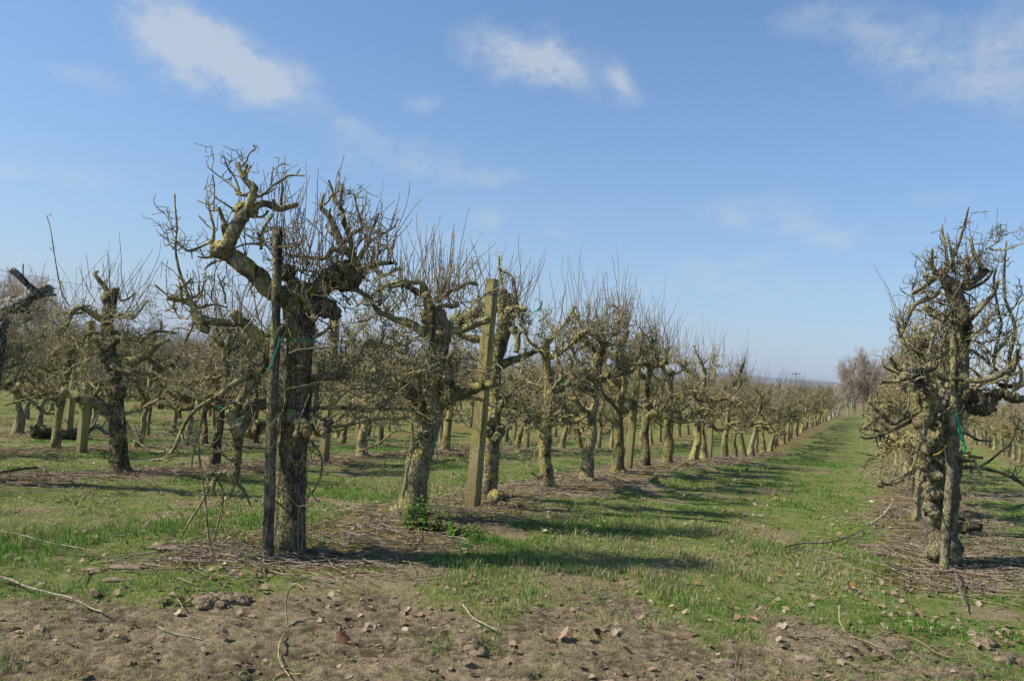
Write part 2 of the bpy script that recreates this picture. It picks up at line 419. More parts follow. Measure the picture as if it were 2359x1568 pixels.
# distant rolling country beyond the orchard
def build_hills():
    m = bpy.data.materials.new('far_country'); g = G(nt(m)); tc = g.n('ShaderNodeTexCoord').outputs['Object']
    mp = g.n('ShaderNodeMapping'); mp.inputs['Scale'].default_value = (1, .25, 3); g.l(tc, mp.inputs[0])
    n = g.noise(mp.outputs[0], .006, 6, .6)
    c = g.mix(g.ramp(n, [(.35, 0), (.65, 1)]), (.22, .27, .36), (.30, .34, .41))  # bluish tones: aerial haze mixed into the hill colour
    g.out(c, 1, None, spec=0)
    X = np.linspace(-5200, 5200, 420)
    ridge = 26 + 26 * fbm(X * .0011, X * 0, 5, 4) + 5 * fbm(X * .02, X * 0, 9, 3) - 16 * sstep(-400, 1800, X)
    rows = []
    for q, (y, f) in enumerate([(2600, 0.0), (3000, .55), (3400, 1.0), (4000, .9), (5200, .2)]):
        rows.append(np.stack([X, np.full_like(X, y) + 140 * np.sin(X * .001 + q), -16 + (ridge + 16) * f], -1))
    V = np.concatenate(rows); nx = len(X)
    i = np.arange(4)[:, None] * nx; j = np.arange(nx - 1)[None, :]
    Q = np.stack([i + j, i + j + 1, i + nx + j + 1, i + nx + j], -1).reshape(-1, 4)
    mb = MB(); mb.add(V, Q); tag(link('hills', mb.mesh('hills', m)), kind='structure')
build_hills()

# ------------------------------------------------------------------ tree growing helpers
def wander(p, d, L, n, crook, up, rs, bend=None):
    p = np.array(p, float); d = np.array(d, float); d /= np.linalg.norm(d); out = [p.copy()]
    for i in range(n):
        d = d + rs.normal(0, crook, 3) + np.array([0, 0, up])
        if bend is not None: d = d + bend
        d /= np.linalg.norm(d); p = p + d * (L / n); out.append(p.copy())
    return np.array(out)

def spur(mb, p, d, rs, L, r, sides=4, fork=True):
    P = wander(p, d, L, 4 if sides > 3 else 3, .32, .12, rs)
    tube(mb, P, np.linspace(r, r * .62, len(P)), sides, cap=sides > 3)
    if fork and rs.rand() < .75:
        for _ in range(rs.randint(1, 3)):
            i = rs.randint(1, len(P)); dd = rs.normal(0, 1, 3) + np.array([0, 0, .35])
            Q = wander(P[i], dd, L * rs.uniform(.35, .8), 2, .4, .1, rs)
            tube(mb, Q, np.linspace(r * .75, r * .5, 3), sides, cap=False)
            if sides > 3 and rs.rand() < .6: # fat bud at the tip
                e = Q[-1]; t = (Q[-1] - Q[-2]); t /= np.linalg.norm(t)
                tube(mb, np.array([e, e + t * .008, e + t * .02]), [r * .5, r * 1.0, r * .2], sides, cap=False)

def shoot(mb, p, d, L, r, rs, sides=4, crook=.075):
    n = 7
    P = wander(p, d, L, n, crook, .06, rs)
    R = np.linspace(r, r * .5, n + 1); R[1::2] *= 1.12
    tube(mb, P, R, sides, cap=sides > 3)
    if sides > 3:
        for i in range(2, n):          # buds
            if rs.rand() < .6:
                dd = rs.normal(0, 1, 3); dd[2] = abs(dd[2]) + .6; dd /= np.linalg.norm(dd)
                tube(mb, np.array([P[i], P[i] + dd * .008, P[i] + dd * .016]), [r * .6, r * .8, r * .2], 3, cap=False)

def dress(lines, spurs, shoots, rs, per_m=16, rspur=.006, sub_len=(.12, .4), sides=4, subs=True, zmin=0.0, shoot_rate=0.0, shoot_len=(.3, .8), fan=.25, thin=1.0):
    """cover limb lines with crooked side branches, fruiting spurs and upright shoots"""
    out = []
    for P, R in lines:
        seg = np.linalg.norm(np.diff(P, axis=0), axis=1); L = seg.sum()
        if L < .05: continue
        cum = np.concatenate([[0], np.cumsum(seg)])
        for _ in range(rs.poisson(per_m * L)):
            s = L * rs.uniform(.12, 1) ; i = min(len(P) - 2, np.searchsorted(cum, s) - 1); i = max(i, 0)
            t = (s - cum[i]) / (seg[i] + 1e-9); p = P[i] * (1 - t) + P[i + 1] * t; r = R[i]
            tan = P[i + 1] - P[i]; tan /= np.linalg.norm(tan) + 1e-9
            d = rs.normal(0, 1, 3); d -= tan * (d @ tan) * .7; d += np.array([0, 0, .35]); d /= np.linalg.norm(d)
            if subs and rs.rand() < .38:
                LL = rs.uniform(*sub_len); n = 5
                Q = wander(p, d, LL, n, .27, .12, rs); rr = min(r * .6, rspur * rs.uniform(1.4, 2.6))
                QR = np.linspace(rr, rr * .45, n + 1)
                tube(spurs, Q, QR, max(3, sides), cap=sides > 3)
                for _k in range(rs.randint(2, 6)):
                    j = rs.randint(1, n + 1); spur(spurs, Q[j], rs.normal(0, 1, 3) + np.array([0, 0, .4]), rs, rs.uniform(.04, .15), rspur * .7 * thin, sides)
                out.append((Q, QR))
            else:
                spur(spurs, p + d * r * .6, d, rs, rs.uniform(.04, .17), rspur * rs.uniform(.7, 1.1), sides)
        for _ in range(rs.poisson(shoot_rate * L)):
            i = rs.randint(len(P) // 4, len(P)); d = np.array([rs.normal(0, fan), rs.normal(0, fan), 1.0])
            shoot(shoots, P[i], d, rs.uniform(*shoot_len), .0042 * thin * rs.uniform(.8, 1.25), rs, sides)
    return out

LOD = {'near': dict(ts=16, tn=5, ls=9, sp=4, per=17, sub=4), 'mid': dict(ts=9, tn=3, ls=6, sp=3, per=18, sub=3), 'far': dict(ts=5, tn=1, ls=3, sp=3, per=2.2, sub=2)}

def gen_tree(seed, lod='mid', young=False):
    q = LOD[lod]; rs = np.random.RandomState(seed)
    trunk, spurs, shoots = MB(), MB(), MB(); limbs = []
    H = rs.uniform(1.85, 2.25); rb = rs.uniform(.07, .105) * (.5 if young else 1)
    lean = rs.normal(0, .15, 2); n = 9; P = []; R = []
    wob = rs.normal(0, .022, (n, 2)); wob[0] = 0
    for i in range(n):
        t = i / (n - 1); z = -.1 + (H + .1) * t
        P.append([lean[0] * t + wob[i, 0], lean[1] * t + wob[i, 1], z])
        R.append(rb * (1.0 - .48 * t) * (1.45 if i == 0 else 1.15 if i == 1 else 1.0) * rs.uniform(.9, 1.14))
    Ps = catmull(P, q['tn']); Rs = np.interp(np.linspace(0, 1, len(Ps)), np.linspace(0, 1, n), R)
    tube(trunk, Ps, Rs, q['ts'], .13 if lod != 'far' else 0, 11)
    if lod == 'near':
        for q_ in range(5):
            a = q_ * 1.26 + rs.uniform(-.4, .4); lump(trunk, [math.cos(a) * rb * .75, math.sin(a) * rb * .75, .0], rs.uniform(.05, .085), rs.randint(99), (1.2, 1.2, .8), amp=.3)
    if lod != 'far':
        for _ in range(rs.randint(2, 6)):
            i = rs.randint(1, len(Ps)); a = rs.uniform(0, 6.28)
            lump(trunk, Ps[i] + np.array([math.cos(a), math.sin(a), 0]) * Rs[i] * .7, rs.uniform(.035, .07), rs.randint(99), amp=.25) if lod == 'near' else None
    tiers = [(.85, 1.15, rs.randint(3, 6)), (1.3, 1.6, rs.randint(3, 5)), (1.7, H, rs.randint(3, 6))]
    lines = []
    for ti, (z0, z1, cnt) in enumerate(tiers):
        base = rs.uniform(0, 6.28)
        for c in range(cnt):
            z = rs.uniform(z0, z1); i = int(np.argmin(np.abs(Ps[:, 2] - z))); p = Ps[i]
            a = (0 if c % 2 == 0 else math.pi) + rs.normal(0, .6)
            if c >= 2: a = base + c * 2.4
            along = abs(math.cos(a)); L = (.58 + .72 * along) * rs.uniform(.75, 1.12) * (.6 if young else 1) * (1.0, .9, .62)[ti]
            d = [math.cos(a), math.sin(a), rs.uniform(-.1, .45) + (.35 if ti == 2 else 0)]
            nn = 7; W = wander(p, d, L, nn, .27, .06, rs); rr = rs.uniform(.028, .056) * (.5 if young else 1) * (1.15, 1, .9)[ti]
            W = catmull(W, 3 if lod == 'near' else 2 if lod == 'mid' else 1)
            RR = np.linspace(rr, rr * .42, len(W))
            lm = MB(); tube(lm, W, RR, q['ls'], .16 if lod != 'far' else 0, 22)
            if lod == 'near':
                for _ in range(rs.randint(3, 7)): lump(lm, W[rs.randint(1, len(W))] + rs.normal(0, rr * .4, 3), rr * rs.uniform(.7, 1.15), rs.randint(99), amp=.3)
            br = [(W, RR)]
            for _ in range(rs.randint(2, 4)):           # forks
                j = rs.randint(len(W) // 3, len(W)); dd = (W[min(j + 1, len(W) - 1)] - W[j - 1]) * 4 + rs.normal(0, .55, 3) + np.array([0, 0, .35])
                S = wander(W[j], dd, rs.uniform(.22, .5), 5, .32, .09, rs); S = catmull(S, 2 if lod != 'far' else 1)
                SR = np.linspace(RR[j] * .75, RR[j] * .3, len(S)); tube(lm, S, SR, max(3, q['ls'] - 2), .1 if lod != 'far' else 0, 25)
                br.append((S, SR))
            limbs.append(lm); top = ti == 2
            th = {'near': 1.0, 'mid': 1.15, 'far': 2.2}[lod]
            sub = dress(br, spurs, shoots, rs, q['per'], .0058 * th, (.12, .38), q['sp'], True, 0, {'near': 7, 'mid': 6, 'far': 1.5}[lod] if top or ti == 1 else 1.0,
                        (.2, 1.05) if top else (.15, .6), .28, th)
            if lod == 'near': dress(sub, spurs, shoots, rs, 9, .005, (.1, .2), 3, False, 0, 1.2 if top else .3, (.25, .6), .3)
    return dict(trunk=trunk, limbs=limbs, spurs=spurs, shoots=shoots)

ORD = ['zeroth', 'first', 'second', 'third', 'fourth', 'fifth', 'sixth', 'seventh', 'eighth', 'ninth', 'tenth', 'eleventh', 'twelfth', 'thirteenth', 'fourteenth', 'fifteenth', 'sixteenth', 'seventeenth', 'eighteenth', 'nineteenth', 'twentieth']
_tens = {20: ('twentieth', 'twenty'), 30: ('thirtieth', 'thirty'), 40: ('fortieth', 'forty')}
def ordinal(n):
    if n <= 20: return ORD[n]
    t = n // 10 * 10
    return _tens[t][0] if n == t else _tens[t][1] + '-' + ORD[n - t]

GROUP_T = 'old pruned fruit trees planted in rows'
def make_tree(loc, rotz, scale, meshes, label):
    e = empty('fruit_tree', loc); e.rotation_euler = (0, 0, rotz); e.scale = (scale,) * 3
    tag(e, label, 'fruit tree', GROUP_T)
    for nm, me in meshes: link(nm, me, e)
    return e
# ------------------------------------------------------------------ traced near trees
CV = {1: (345.5, 288.0, .3673), 3: (806.3, 460.7, .2938), 4: (806.3, 806.3, .3306), 5: (1900.5, 460.7, .3306), 6: (1900.5, 863.9, .3306),
      7: (0, 460.7, .2571), 8: (0, 748.7, .3673)}

def trace(cv, pts, Y0, w1=0.0, w0=0.0, rscale=1.0):
    ox, oy, s = CV[cv]; P = []; R = []; r = 5; n = len(pts)
    for i, p in enumerate(pts):
        if len(p) > 2: r = p[2]
        t = i / max(1, n - 1); Y = Y0 + w0 + (w1 - w0) * t
        P.append(at_depth(ox + p[0] * s, oy + p[1] * s, Y)); R.append(r * s * Y / F * rscale)
    return np.array(P), np.array(R)

class Hero:
    def __init__(s, Y0, seed):
        s.Y0 = Y0; s.rs = np.random.RandomState(seed); s.trunk = MB(); s.limbs = []; s.spurs = MB(); s.shoots = MB(); s.extra = []; s.lmat = {}; s.twig = 'twig'
    def tr(s, cv, pts, w1=0, w0=0, bump=.12, cut=False):
        P, R = trace(cv, pts, s.Y0, w1, w0); Q = catmull(P, 5); RR = np.interp(np.linspace(0, 1, len(Q)), np.linspace(0, 1, len(R)), R)
        tube(s.trunk, Q, RR, 20, bump, 12); s.core = (Q, RR); return Q, RR
    def lump(s, cv, x, y, r, w=0, sq=(1, 1, 1), amp=.24, to=None):
        ox, oy, sc = CV[cv]; Y = s.Y0 + w; p = at_depth(ox + x * sc, oy + y * sc, Y)
        lump(s.trunk if to is None else to, p, r * sc * Y / F, s.rs.randint(99), sq, amp)
    def limb(s, cv, pts, w1=0, w0=0, dress_=14, shoots=1.0, new=True, bump=.11, cut=False, slen=(.2, .5), wig=.35):
        P, R = trace(cv, pts, s.Y0, w1, w0); P = P.copy(); P[1:-1, 1] += s.rs.normal(0, wig * .06, len(P) - 2) if len(P) > 2 else 0
        Q = catmull(P, 5); RR = np.interp(np.linspace(0, 1, len(Q)), np.linspace(0, 1, len(R)), R)
        if new or not s.limbs: s.limbs.append(MB())
        big = RR.max() > .012
        tube(s.limbs[-1], Q, RR, 14 if big else 6, bump * 1.35 if big else .07, 22)
        if big and dress_:
            Ln = np.linalg.norm(np.diff(Q, axis=0), axis=1).sum()
            for _ in range(int(Ln / .075)):
                i = s.rs.randint(1, len(Q)); r_ = RR[i]; o_ = s.rs.normal(0, 1, 3); o_ /= np.linalg.norm(o_)
                lump(s.limbs[-1], Q[i] + o_ * r_ * .62, r_ * s.rs.uniform(.4, .72), s.rs.randint(99), amp=.3)
            for _ in range(s.rs.poisson(Ln * 2.2)):          # short sawn stubs
                i = s.rs.randint(1, max(2, len(Q) - 1)); r_ = RR[i]; o_ = s.rs.normal(0, 1, 3) + np.array([0, 0, .5]); o_ /= np.linalg.norm(o_); q0 = Q[i] + o_ * r_ * .5
                tube(s.limbs[-1], np.array([q0, q0 + o_ * (r_ * .5 + .015), q0 + o_ * (r_ * .6 + s.rs.uniform(.03, .06))]), np.array([.55, .45, .4]) * min(r_, .035), 8, .15, 30)
        if cut:
            t = Q[-1] - Q[-2]; t /= np.linalg.norm(t); mb = MB(); tube(mb, np.array([Q[-1] + t * RR[-1] * .1, Q[-1] + t * RR[-1] * .3]), [RR[-1] * .93, RR[-1] * .86], 12, .03); s.extra.append(('cut_end', mb, 'cut'))
        if dress_:
            sub = dress([(Q, RR)], s.spurs, s.shoots, s.rs, dress_, .0055, (.08, .3), 4, True, 0, shoots, slen, .22)
            dress(sub, s.spurs, s.shoots, s.rs, 8, .0045, (.1, .2), 3, False, 0, .4 * shoots, (.15, .4), .3)
    def brush(s, cv, x0, x1, y0, y1, n, L=(.35, .8), fan=.16, w=.18, r=.0042):
        fan = fan * 1.5 + .04
        ox, oy, sc = CV[cv]
        for _ in range(n):
            x = s.rs.uniform(x0, x1); y = s.rs.uniform(y0, y1)
            p = at_depth(ox + x * sc, oy + y * sc, s.Y0 + s.rs.normal(0, w))
            shoot(s.shoots, p, [s.rs.normal(0, fan) + .3 * (x - (x0 + x1) / 2) / (x1 - x0 + 1) + .05, s.rs.normal(0, fan), 1], s.rs.uniform(*L), r * s.rs.uniform(.8, 1.3), s.rs, 4, .085)
    def tangle(s, cv, x0, x1, y0, y1, n, L=(.2, .6), r=.0065, w=.2, up=.1, zf=.4):
        """crossing side branches with spurs filling the crown"""
        ox, oy, sc = CV[cv]
        for _ in range(n):
            p = at_depth(ox + s.rs.uniform(x0, x1) * sc, oy + s.rs.uniform(y0, y1) * sc, s.Y0 + s.rs.normal(0, w))
            d = np.array([s.rs.normal(0, 1), s.rs.normal(0, .6), s.rs.normal(.1, zf)]); Q = wander(p, d, s.rs.uniform(*L), 7, .27, up * .3, s.rs); Q = catmull(Q, 2)
            rr = r * s.rs.uniform(.7, 1.6); QR = np.linspace(rr, rr * .45, len(Q)); tube(s.spurs, Q, QR, 5, .08, 40)
            dress([(Q, QR)], s.spurs, s.shoots, s.rs, 14, .0048, (.08, .2), 4, True, 0, .6, (.15, .4), .3)
    def finish(s, base, label, tmat='bark', lmat='limb', name='fruit_tree', shoot_mat='shoot'):
        e = empty(name, base); tag(e, label, 'fruit tree', GROUP_T)
        link('trunk', s.trunk.mesh('trunk', MAT[tmat], True, base), e)
        for i_, m in enumerate(s.limbs): link('limb', m.mesh('limb', MAT[s.lmat.get(i_, lmat)], True, base), e)
        if s.spurs.n: link('twig_crown', s.spurs.mesh('twig_crown', MAT[s.twig], True, base), e)
        if s.shoots.n: link('shoot_crown', s.shoots.mesh('shoot_crown', MAT[shoot_mat], True, base), e)
        for nm, mb, mt in s.extra: link(nm, mb.mesh(nm, MAT[mt], True, base), e)
        return e

def base_at(k, Y):
    X = row_x(k, Y); return (X, Y, gz(X, Y))

# ---- tree A: the big one behind the wooden stake
a = Hero(6.43, 1); L = a.limb
a.tr(1, [(876, 2720, 112), (876, 2640, 92), (880, 2500, 86), (885, 2300, 84), (890, 2100, 82), (905, 1950, 90), (915, 1850, 86), (925, 1700, 80), (935, 1550, 76), (940, 1400, 84), (942, 1280, 90), (935, 1180, 98), (925, 1100, 92), (915, 1040, 70)])
for x, y, r, w in [(1010, 1150, 70, -.08), (1100, 1150, 62, -.04), (1155, 1180, 45, 0), (970, 1220, 50, -.12), (900, 1010, 60, 0), (860, 930, 50, 0), (830, 2250, 40, -.05), (960, 1560, 30, -.08), (870, 1830, 50, -.1), (830, 1290, 45, -.05)]:
    a.lump(1, x, y, r, w)
L(1, [(900, 1120, 70), (850, 1075, 62), (760, 1040, 56), (680, 955, 55), (600, 885, 52), (520, 825, 54), (450, 790, 50), (415, 770, 40)], -.25, 0, 8, .6)
L(1, [(450, 790, 44), (490, 735, 42), (535, 655, 42), (590, 560, 38), (625, 490, 26), (645, 435, 24), (648, 390, 25), (610, 360, 18), (580, 320, 16), (566, 280, 13), (555, 240, 12)], -.1, -.25, 9, .5, False)
L(1, [(600, 270, 8), (612, 250, 9), (590, 310, 9), (575, 320, 9)][::-1], -.1, -.1, 0, 0, False)
L(1, [(640, 540, 24), (690, 500, 22), (740, 495, 24), (800, 525, 22), (860, 515, 19), (922, 500, 16)], .1, -.15, 6, .3, False, cut=True)
L(1, [(480, 700, 24), (470, 640, 19), (455, 600, 14), (430, 515, 9)], -.3, -.2, 12, 0, False)
a.lump(1, 575, 535, 46, -.15, to=a.limbs[-1]); a.lump(1, 640, 545, 34, -.15, to=a.limbs[-1]); a.lump(1, 655, 400, 26, -.1, to=a.limbs[-1]); a.lump(1, 420, 790, 44, -.25, to=a.limbs[-1])
for pts in [[(385, 770, 14), (400, 700, 10), (405, 640, 8), (380, 540, 7), (360, 470, 6)], [(390, 725, 9), (340, 740, 8), (260, 790, 9), (210, 770, 6), (130, 710, 5)], [(260, 790, 6), (265, 840, 3)], [(400, 820, 11), (350, 830, 9), (297, 826, 5)],
            [(420, 850, 10), (380, 880, 7), (345, 902, 5)], [(570, 430, 8), (500, 370, 6), (430, 320, 5), (355, 258, 4)], [(560, 410, 7), (530, 330, 6), (490, 260, 5), (465, 195, 4)], [(610, 440, 12), (560, 440, 9), (535, 410, 5)],
            [(650, 450, 11), (700, 440, 9), (770, 385, 7), (820, 345, 7), (870, 325, 7), (920, 318, 6), (972, 320, 4)], [(915, 318, 5), (940, 277, 4)], [(760, 400, 6), (770, 330, 6), (772, 260, 4)], [(540, 540, 8), (480, 500, 6), (400, 450, 4)],
            [(400, 660, 5), (350, 620, 5), (302, 563, 4)], [(365, 500, 5), (300, 475, 4)], [(400, 540, 4), (398, 400, 4), (392, 308, 3)], [(820, 500, 9), (830, 400, 7), (825, 345, 6)], [(770, 560, 12), (730, 640, 10), (700, 690, 8), (710, 740, 7), (690, 780, 6)],
            [(700, 780, 9), (690, 690, 7), (670, 680, 5)], [(740, 540, 9), (700, 570, 8), (640, 580, 6)], [(690, 745, 9), (600, 750, 7), (525, 775, 5)]]:
    L(1, pts, -.15 + a.rs.normal(0, .05), -.15, 3.5, 0, False)
L(1, [(900, 1090, 60), (1000, 1065, 60), (1070, 1020, 62), (1130, 960, 60), (1190, 905, 56), (1250, 885, 50), (1300, 895, 44)], .15, 0, 8, 1.2)
for x, y, r, w in [(1250, 950, 58, .1), (1190, 1000, 40, .05), (1310, 930, 42, .15), (1130, 970, 34, 0), (1220, 900, 36, .02), (1290, 980, 36, .1), (1230, 1010, 30, .05), (1160, 940, 30, .0)]: a.lump(1, x, y, r, w, (1, 1, 1), .4, a.trunk)
L(1, [(1310, 890, 26), (1260, 820, 25), (1210, 760, 23), (1180, 700, 22), (1155, 640, 19), (1130, 580, 18), (1100, 545, 17), (1078, 520, 13), (1090, 430, 8)], .1, .1, 12, .8, False)
L(1, [(1280, 830, 18), (1250, 700, 17), (1225, 620, 16), (1210, 550, 15), (1195, 510, 13), (1203, 450, 9), (1205, 380, 7)], .15, .15, 12, .8, False)
for pts in [[(1195, 510, 12), (1160, 480, 10), (1140, 400, 8), (1120, 345, 6)], [(1255, 690, 14), (1300, 660, 12), (1340, 635, 10), (1310, 560, 7), (1280, 430, 5)], [(1300, 870, 16), (1340, 780, 13), (1375, 730, 11), (1380, 690, 9), (1415, 600, 7), (1435, 550, 5)],
            [(1375, 730, 9), (1450, 690, 7), (1520, 640, 6), (1555, 590, 5)], [(1400, 880, 13), (1460, 950, 11), (1540, 900, 10)], [(1190, 780, 20), (1140, 785, 16), (1100, 830, 15), (1040, 835, 15), (980, 830, 13), (930, 825, 11), (850, 810, 8)],
            [(1300, 910, 26), (1380, 880, 22), (1450, 870, 15), (1520, 860, 12), (1545, 870, 9)], [(1160, 1000, 24), (1220, 1020, 22), (1290, 1030, 16), (1350, 1070, 15), (1400, 1110, 13), (1430, 1170, 13), (1500, 1195, 12), (1560, 1230, 9)]]:
    L(1, pts, .15 + a.rs.normal(0, .12), .1, 14, 1.0, False)
L(1, [(880, 1290, 34), (760, 1312, 36), (700, 1330, 38), (640, 1290, 36), (590, 1250, 34), (550, 1210, 32), (525, 1178, 28)], -.25, -.05, 6, .3, cut=True)
L(1, [(540, 1240, 27), (470, 1240, 24), (400, 1232, 24), (340, 1222, 22), (300, 1205, 19)], -.3, -.2, 12, 1.5, False)
L(1, [(370, 1290, 26), (320, 1260, 26), (290, 1200, 22), (265, 1140, 20), (250, 1110, 15), (225, 1050, 10), (205, 970, 9), (180, 870, 8), (170, 760, 7), (165, 640, 6), (160, 530, 6), (155, 432, 5)], -.2, -.25, 7, .2, False)
L(1, [(270, 1130, 17), (200, 1100, 16), (150, 1090, 14), (110, 1085, 13)], -.35, -.22, 12, .8, False, cut=True)
for pts in [[(200, 1095, 10), (195, 1030, 12), (185, 990, 7)], [(150, 1090, 7), (145, 1140, 7), (100, 1165, 5)], [(225, 1090, 9), (300, 1060, 8), (305, 1000, 6)], [(195, 1020, 8), (240, 990, 7), (262, 960, 5)]]: L(1, pts, -.3, -.3, 8, 0, False)
L(1, [(745, 1335, 32), (742, 1420, 30), (720, 1490, 29), (690, 1545, 29), (650, 1610, 32), (600, 1665, 31), (550, 1745, 31), (505, 1830, 38)], -.2, -.15, 6, .2, cut=True)
L(1, [(830, 1770, 32), (740, 1745, 32), (660, 1760, 36), (615, 1790, 42), (590, 1850, 42), (565, 1920, 42), (555, 1965, 31), (540, 2050, 29), (530, 2150, 26), (524, 2245, 24)], -.3, -.1, 5, 0)
L(1, [(510, 1835, 36), (545, 1885, 40), (570, 1915, 40)], -.25, -.2, 0, 0, False)
a.lump(1, 625, 1900, 52, .1, (1, 1, 1.2), .3, a.limbs[-1]); a.lump(1, 680, 1890, 42, .05, (1, 1, 1.2), .3, a.limbs[-1])
for pts in [[(530, 2230, 18), (480, 2180, 16), (430, 2190, 15), (370, 2180, 10)], [(540, 2240, 12), (580, 2300, 10), (630, 2385, 6)], [(530, 2250, 10), (500, 2340, 5)], [(430, 2190, 12), (400, 2240, 14), (398, 2325, 10)],
            [(390, 2190, 8), (440, 2300, 6), (450, 2430, 6), (400, 2610, 5)], [(390, 2240, 8), (330, 2370, 7), (260, 2480, 6), (195, 2580, 5)]]: L(1, pts, -.3, -.28, 5, 0, False)
L(1, [(655, 1570, 20), (560, 1600, 17), (480, 1660, 16), (400, 1710, 14), (330, 1750, 14), (270, 1800, 13), (220, 1870, 12), (180, 1950, 12), (140, 2040, 11), (90, 2090, 9), (0, 2105, 7)], -.5, -.2, 9, .1)
for pts in [[(340, 1760, 9), (320, 1850, 8), (290, 1960, 8), (230, 2000, 10), (200, 1940, 8)], [(300, 1960, 7), (310, 2060, 7), (330, 2200, 6), (350, 2400, 6), (375, 2540, 6), (405, 2720, 5)], [(300, 1950, 6), (270, 2080, 6), (262, 2160, 4)]]: L(1, pts, -.4, -.35, 6, 0, False)
L(1, [(880, 1800, 44), (935, 1860, 46), (970, 1900, 40), (985, 1935, 30)], -.28, -.12, 4, 0, cut=True)
L(1, [(950, 1860, 36), (1030, 1870, 38), (1085, 1890, 36)], -.2, -.12, 8, 0, False, cut=True)
for x, y, r in [(1080, 1880, 38), (1060, 1915, 32), (1120, 1860, 26), (1000, 1880, 24), (1100, 1910, 26), (1040, 1860, 26)]: a.lump(1, x, y, r, -.18, (1, 1, 1), .42, a.trunk)
L(1, [(1085, 1895, 30), (1095, 1925, 27), (1100, 1945, 25)], -.28, -.2, 0, 0, False, cut=True)
L(1, [(940, 1880, 28), (925, 1925, 24), (918, 1945, 20)], -.3, -.24, 0, 0, False, cut=True)
L(1, [(1000, 1780, 14), (1100, 1772, 13), (1200, 1772, 14), (1280, 1780, 14), (1400, 1785, 14), (1450, 1742, 12), (1540, 1690, 10)], .2, 0, 10, .2)
L(1, [(1000, 1590, 23), (1100, 1580, 22), (1180, 1572, 28), (1220, 1540, 25), (1245, 1490, 21), (1290, 1440, 21), (1340, 1390, 21), (1392, 1352, 18)], .15, 0, 8, .4, cut=True)
for pts in [[(1340, 1388, 16), (1420, 1378, 16), (1500, 1392, 16), (1560, 1410, 16), (1610, 1428, 14)], [(1610, 1420, 11), (1618, 1335, 8)], [(1130, 1895, 11), (1250, 1880, 9), (1340, 1855, 8), (1480, 1845, 6)], [(1010, 1520, 14), (940, 1520, 15), (860, 1500, 10), (840, 1460, 8)],
            [(1010, 1980, 8), (1060, 2050, 7), (1080, 2130, 6), (1050, 2250, 6), (970, 2370, 5), (935, 2440, 5), (930, 2700, 4)], [(970, 990, 16), (985, 1080, 19), (1010, 1160, 19), (1030, 1225, 19)], [(1035, 1840, 14), (1050, 1700, 13), (1065, 1580, 11), (1060, 1490, 9)],
            [(1020, 1330, 15), (1090, 1300, 11), (1120, 1270, 9)]]: L(1, pts, -.05 + a.rs.normal(0, .1), -.05, 7, .2, False)
a.brush(1, 760, 1180, 860, 1060, 66, (.38, .92), .15); a.brush(1, 1180, 1500, 760, 950, 26, (.3, .62), .25); a.brush(1, 560, 900, 420, 560, 12, (.15, .35), .4); a.brush(1, 280, 720, 1180, 1300, 24, (.2, .5), .22); a.brush(1, 450, 620, 800, 950, 5, (.4, .7), .2)
a.brush(1, 640, 1000, 1850, 1950, 12, (.2, .45), .5)
a.tangle(1, 230, 720, 1100, 1500, 16, (.15, .4)); a.tangle(1, 1020, 1560, 1280, 1750, 30, (.25, .7)); a.tangle(1, 1050, 1500, 950, 1300, 12, (.2, .5)); a.tangle(1, 650, 1200, 700, 1000, 12, (.2, .45)); a.tangle(1, 250, 600, 1650, 2050, 8, (.2, .6))
ms = MB()
for x, y, r in [(925, 1105, 46), (960, 1065, 38), (890, 1080, 30), (1000, 1050, 30), (930, 1140, 36), (960, 1120, 30)]: a.lump(1, x, y, r, -.085, (1, .55, .7), .3, ms)
a.extra.append(('moss_patch', ms, 'moss'))
a.finish(base_at(0, 6.43), 'largest near fruit tree, mossy forked head, standing right behind the tall wooden stake', 'bark_brown')
# ---- tree B: pale leaning trunk
b = Hero(8.06, 2); L = b.limb
b.tr(4, [(415, 1200, 125), (425, 1110, 100), (452, 950, 84), (470, 800, 80), (500, 700, 82), (530, 600, 78), (568, 480, 72), (588, 380, 68), (592, 280, 60), (598, 190, 58), (612, 90, 58), (622, 0, 60), (630, -100, 70), (620, -190, 66), (600, -270, 60)])
for x, y, r, w in [(540, 590, 50, -.14), (580, 410, 46, -.1), (620, -110, 70, -.1), (560, -230, 70, 0), (660, -150, 60, 0), (340, 1130, 60, -.05)]: b.lump(4, x, y, r, w)
hollow = MB(); P, R = trace(4, [(560, 560, 40), (536, 584, 32), (532, 588, 26)], 8.06, -.29, -.1); tube(b.trunk, P, R, 14, .05); tube(hollow, np.array([P[-1] + (P[-1] - P[-2]) * .1, P[-1] + (P[-1] - P[-2]) * .4]), [R[-1] * .9, R[-1] * .6], 12, .05); b.extra.append(('cut_end', hollow, 'bark_dark'))
L(3, [(640, 1060, 46), (560, 1020, 42), (500, 990, 40), (430, 950, 36), (350, 935, 26), (280, 890, 20)], -.3, 0, 14, 1)
for pts in [[(310, 910, 20), (220, 870, 18), (180, 800, 15), (150, 760, 14), (80, 720, 12), (0, 690, 12)], [(590, 730, 36), (562, 650, 19), (480, 648, 19), (400, 645, 18), (320, 660, 16), (250, 690, 14), (180, 730, 12), (130, 800, 8)], [(560, 740, 24), (470, 690, 20), (420, 665, 18), (300, 690, 10)]]: L(3, pts, -.25, -.1, 14, 2.2, True)
L(3, [(670, 1020, 50), (640, 900, 42), (612, 800, 40), (598, 735, 40)], -.15, -.08, 4, 0, True, cut=True)
for pts in [[(670, 850, 28), (740, 830, 20), (800, 835, 20), (850, 825, 15)], [(690, 800, 20), (780, 725, 14), (860, 690, 14), (930, 650, 15), (995, 660, 16)], [(700, 760, 16), (760, 640, 10), (800, 560, 8)]]: L(3, pts, .1, 0, 14, 2.0)
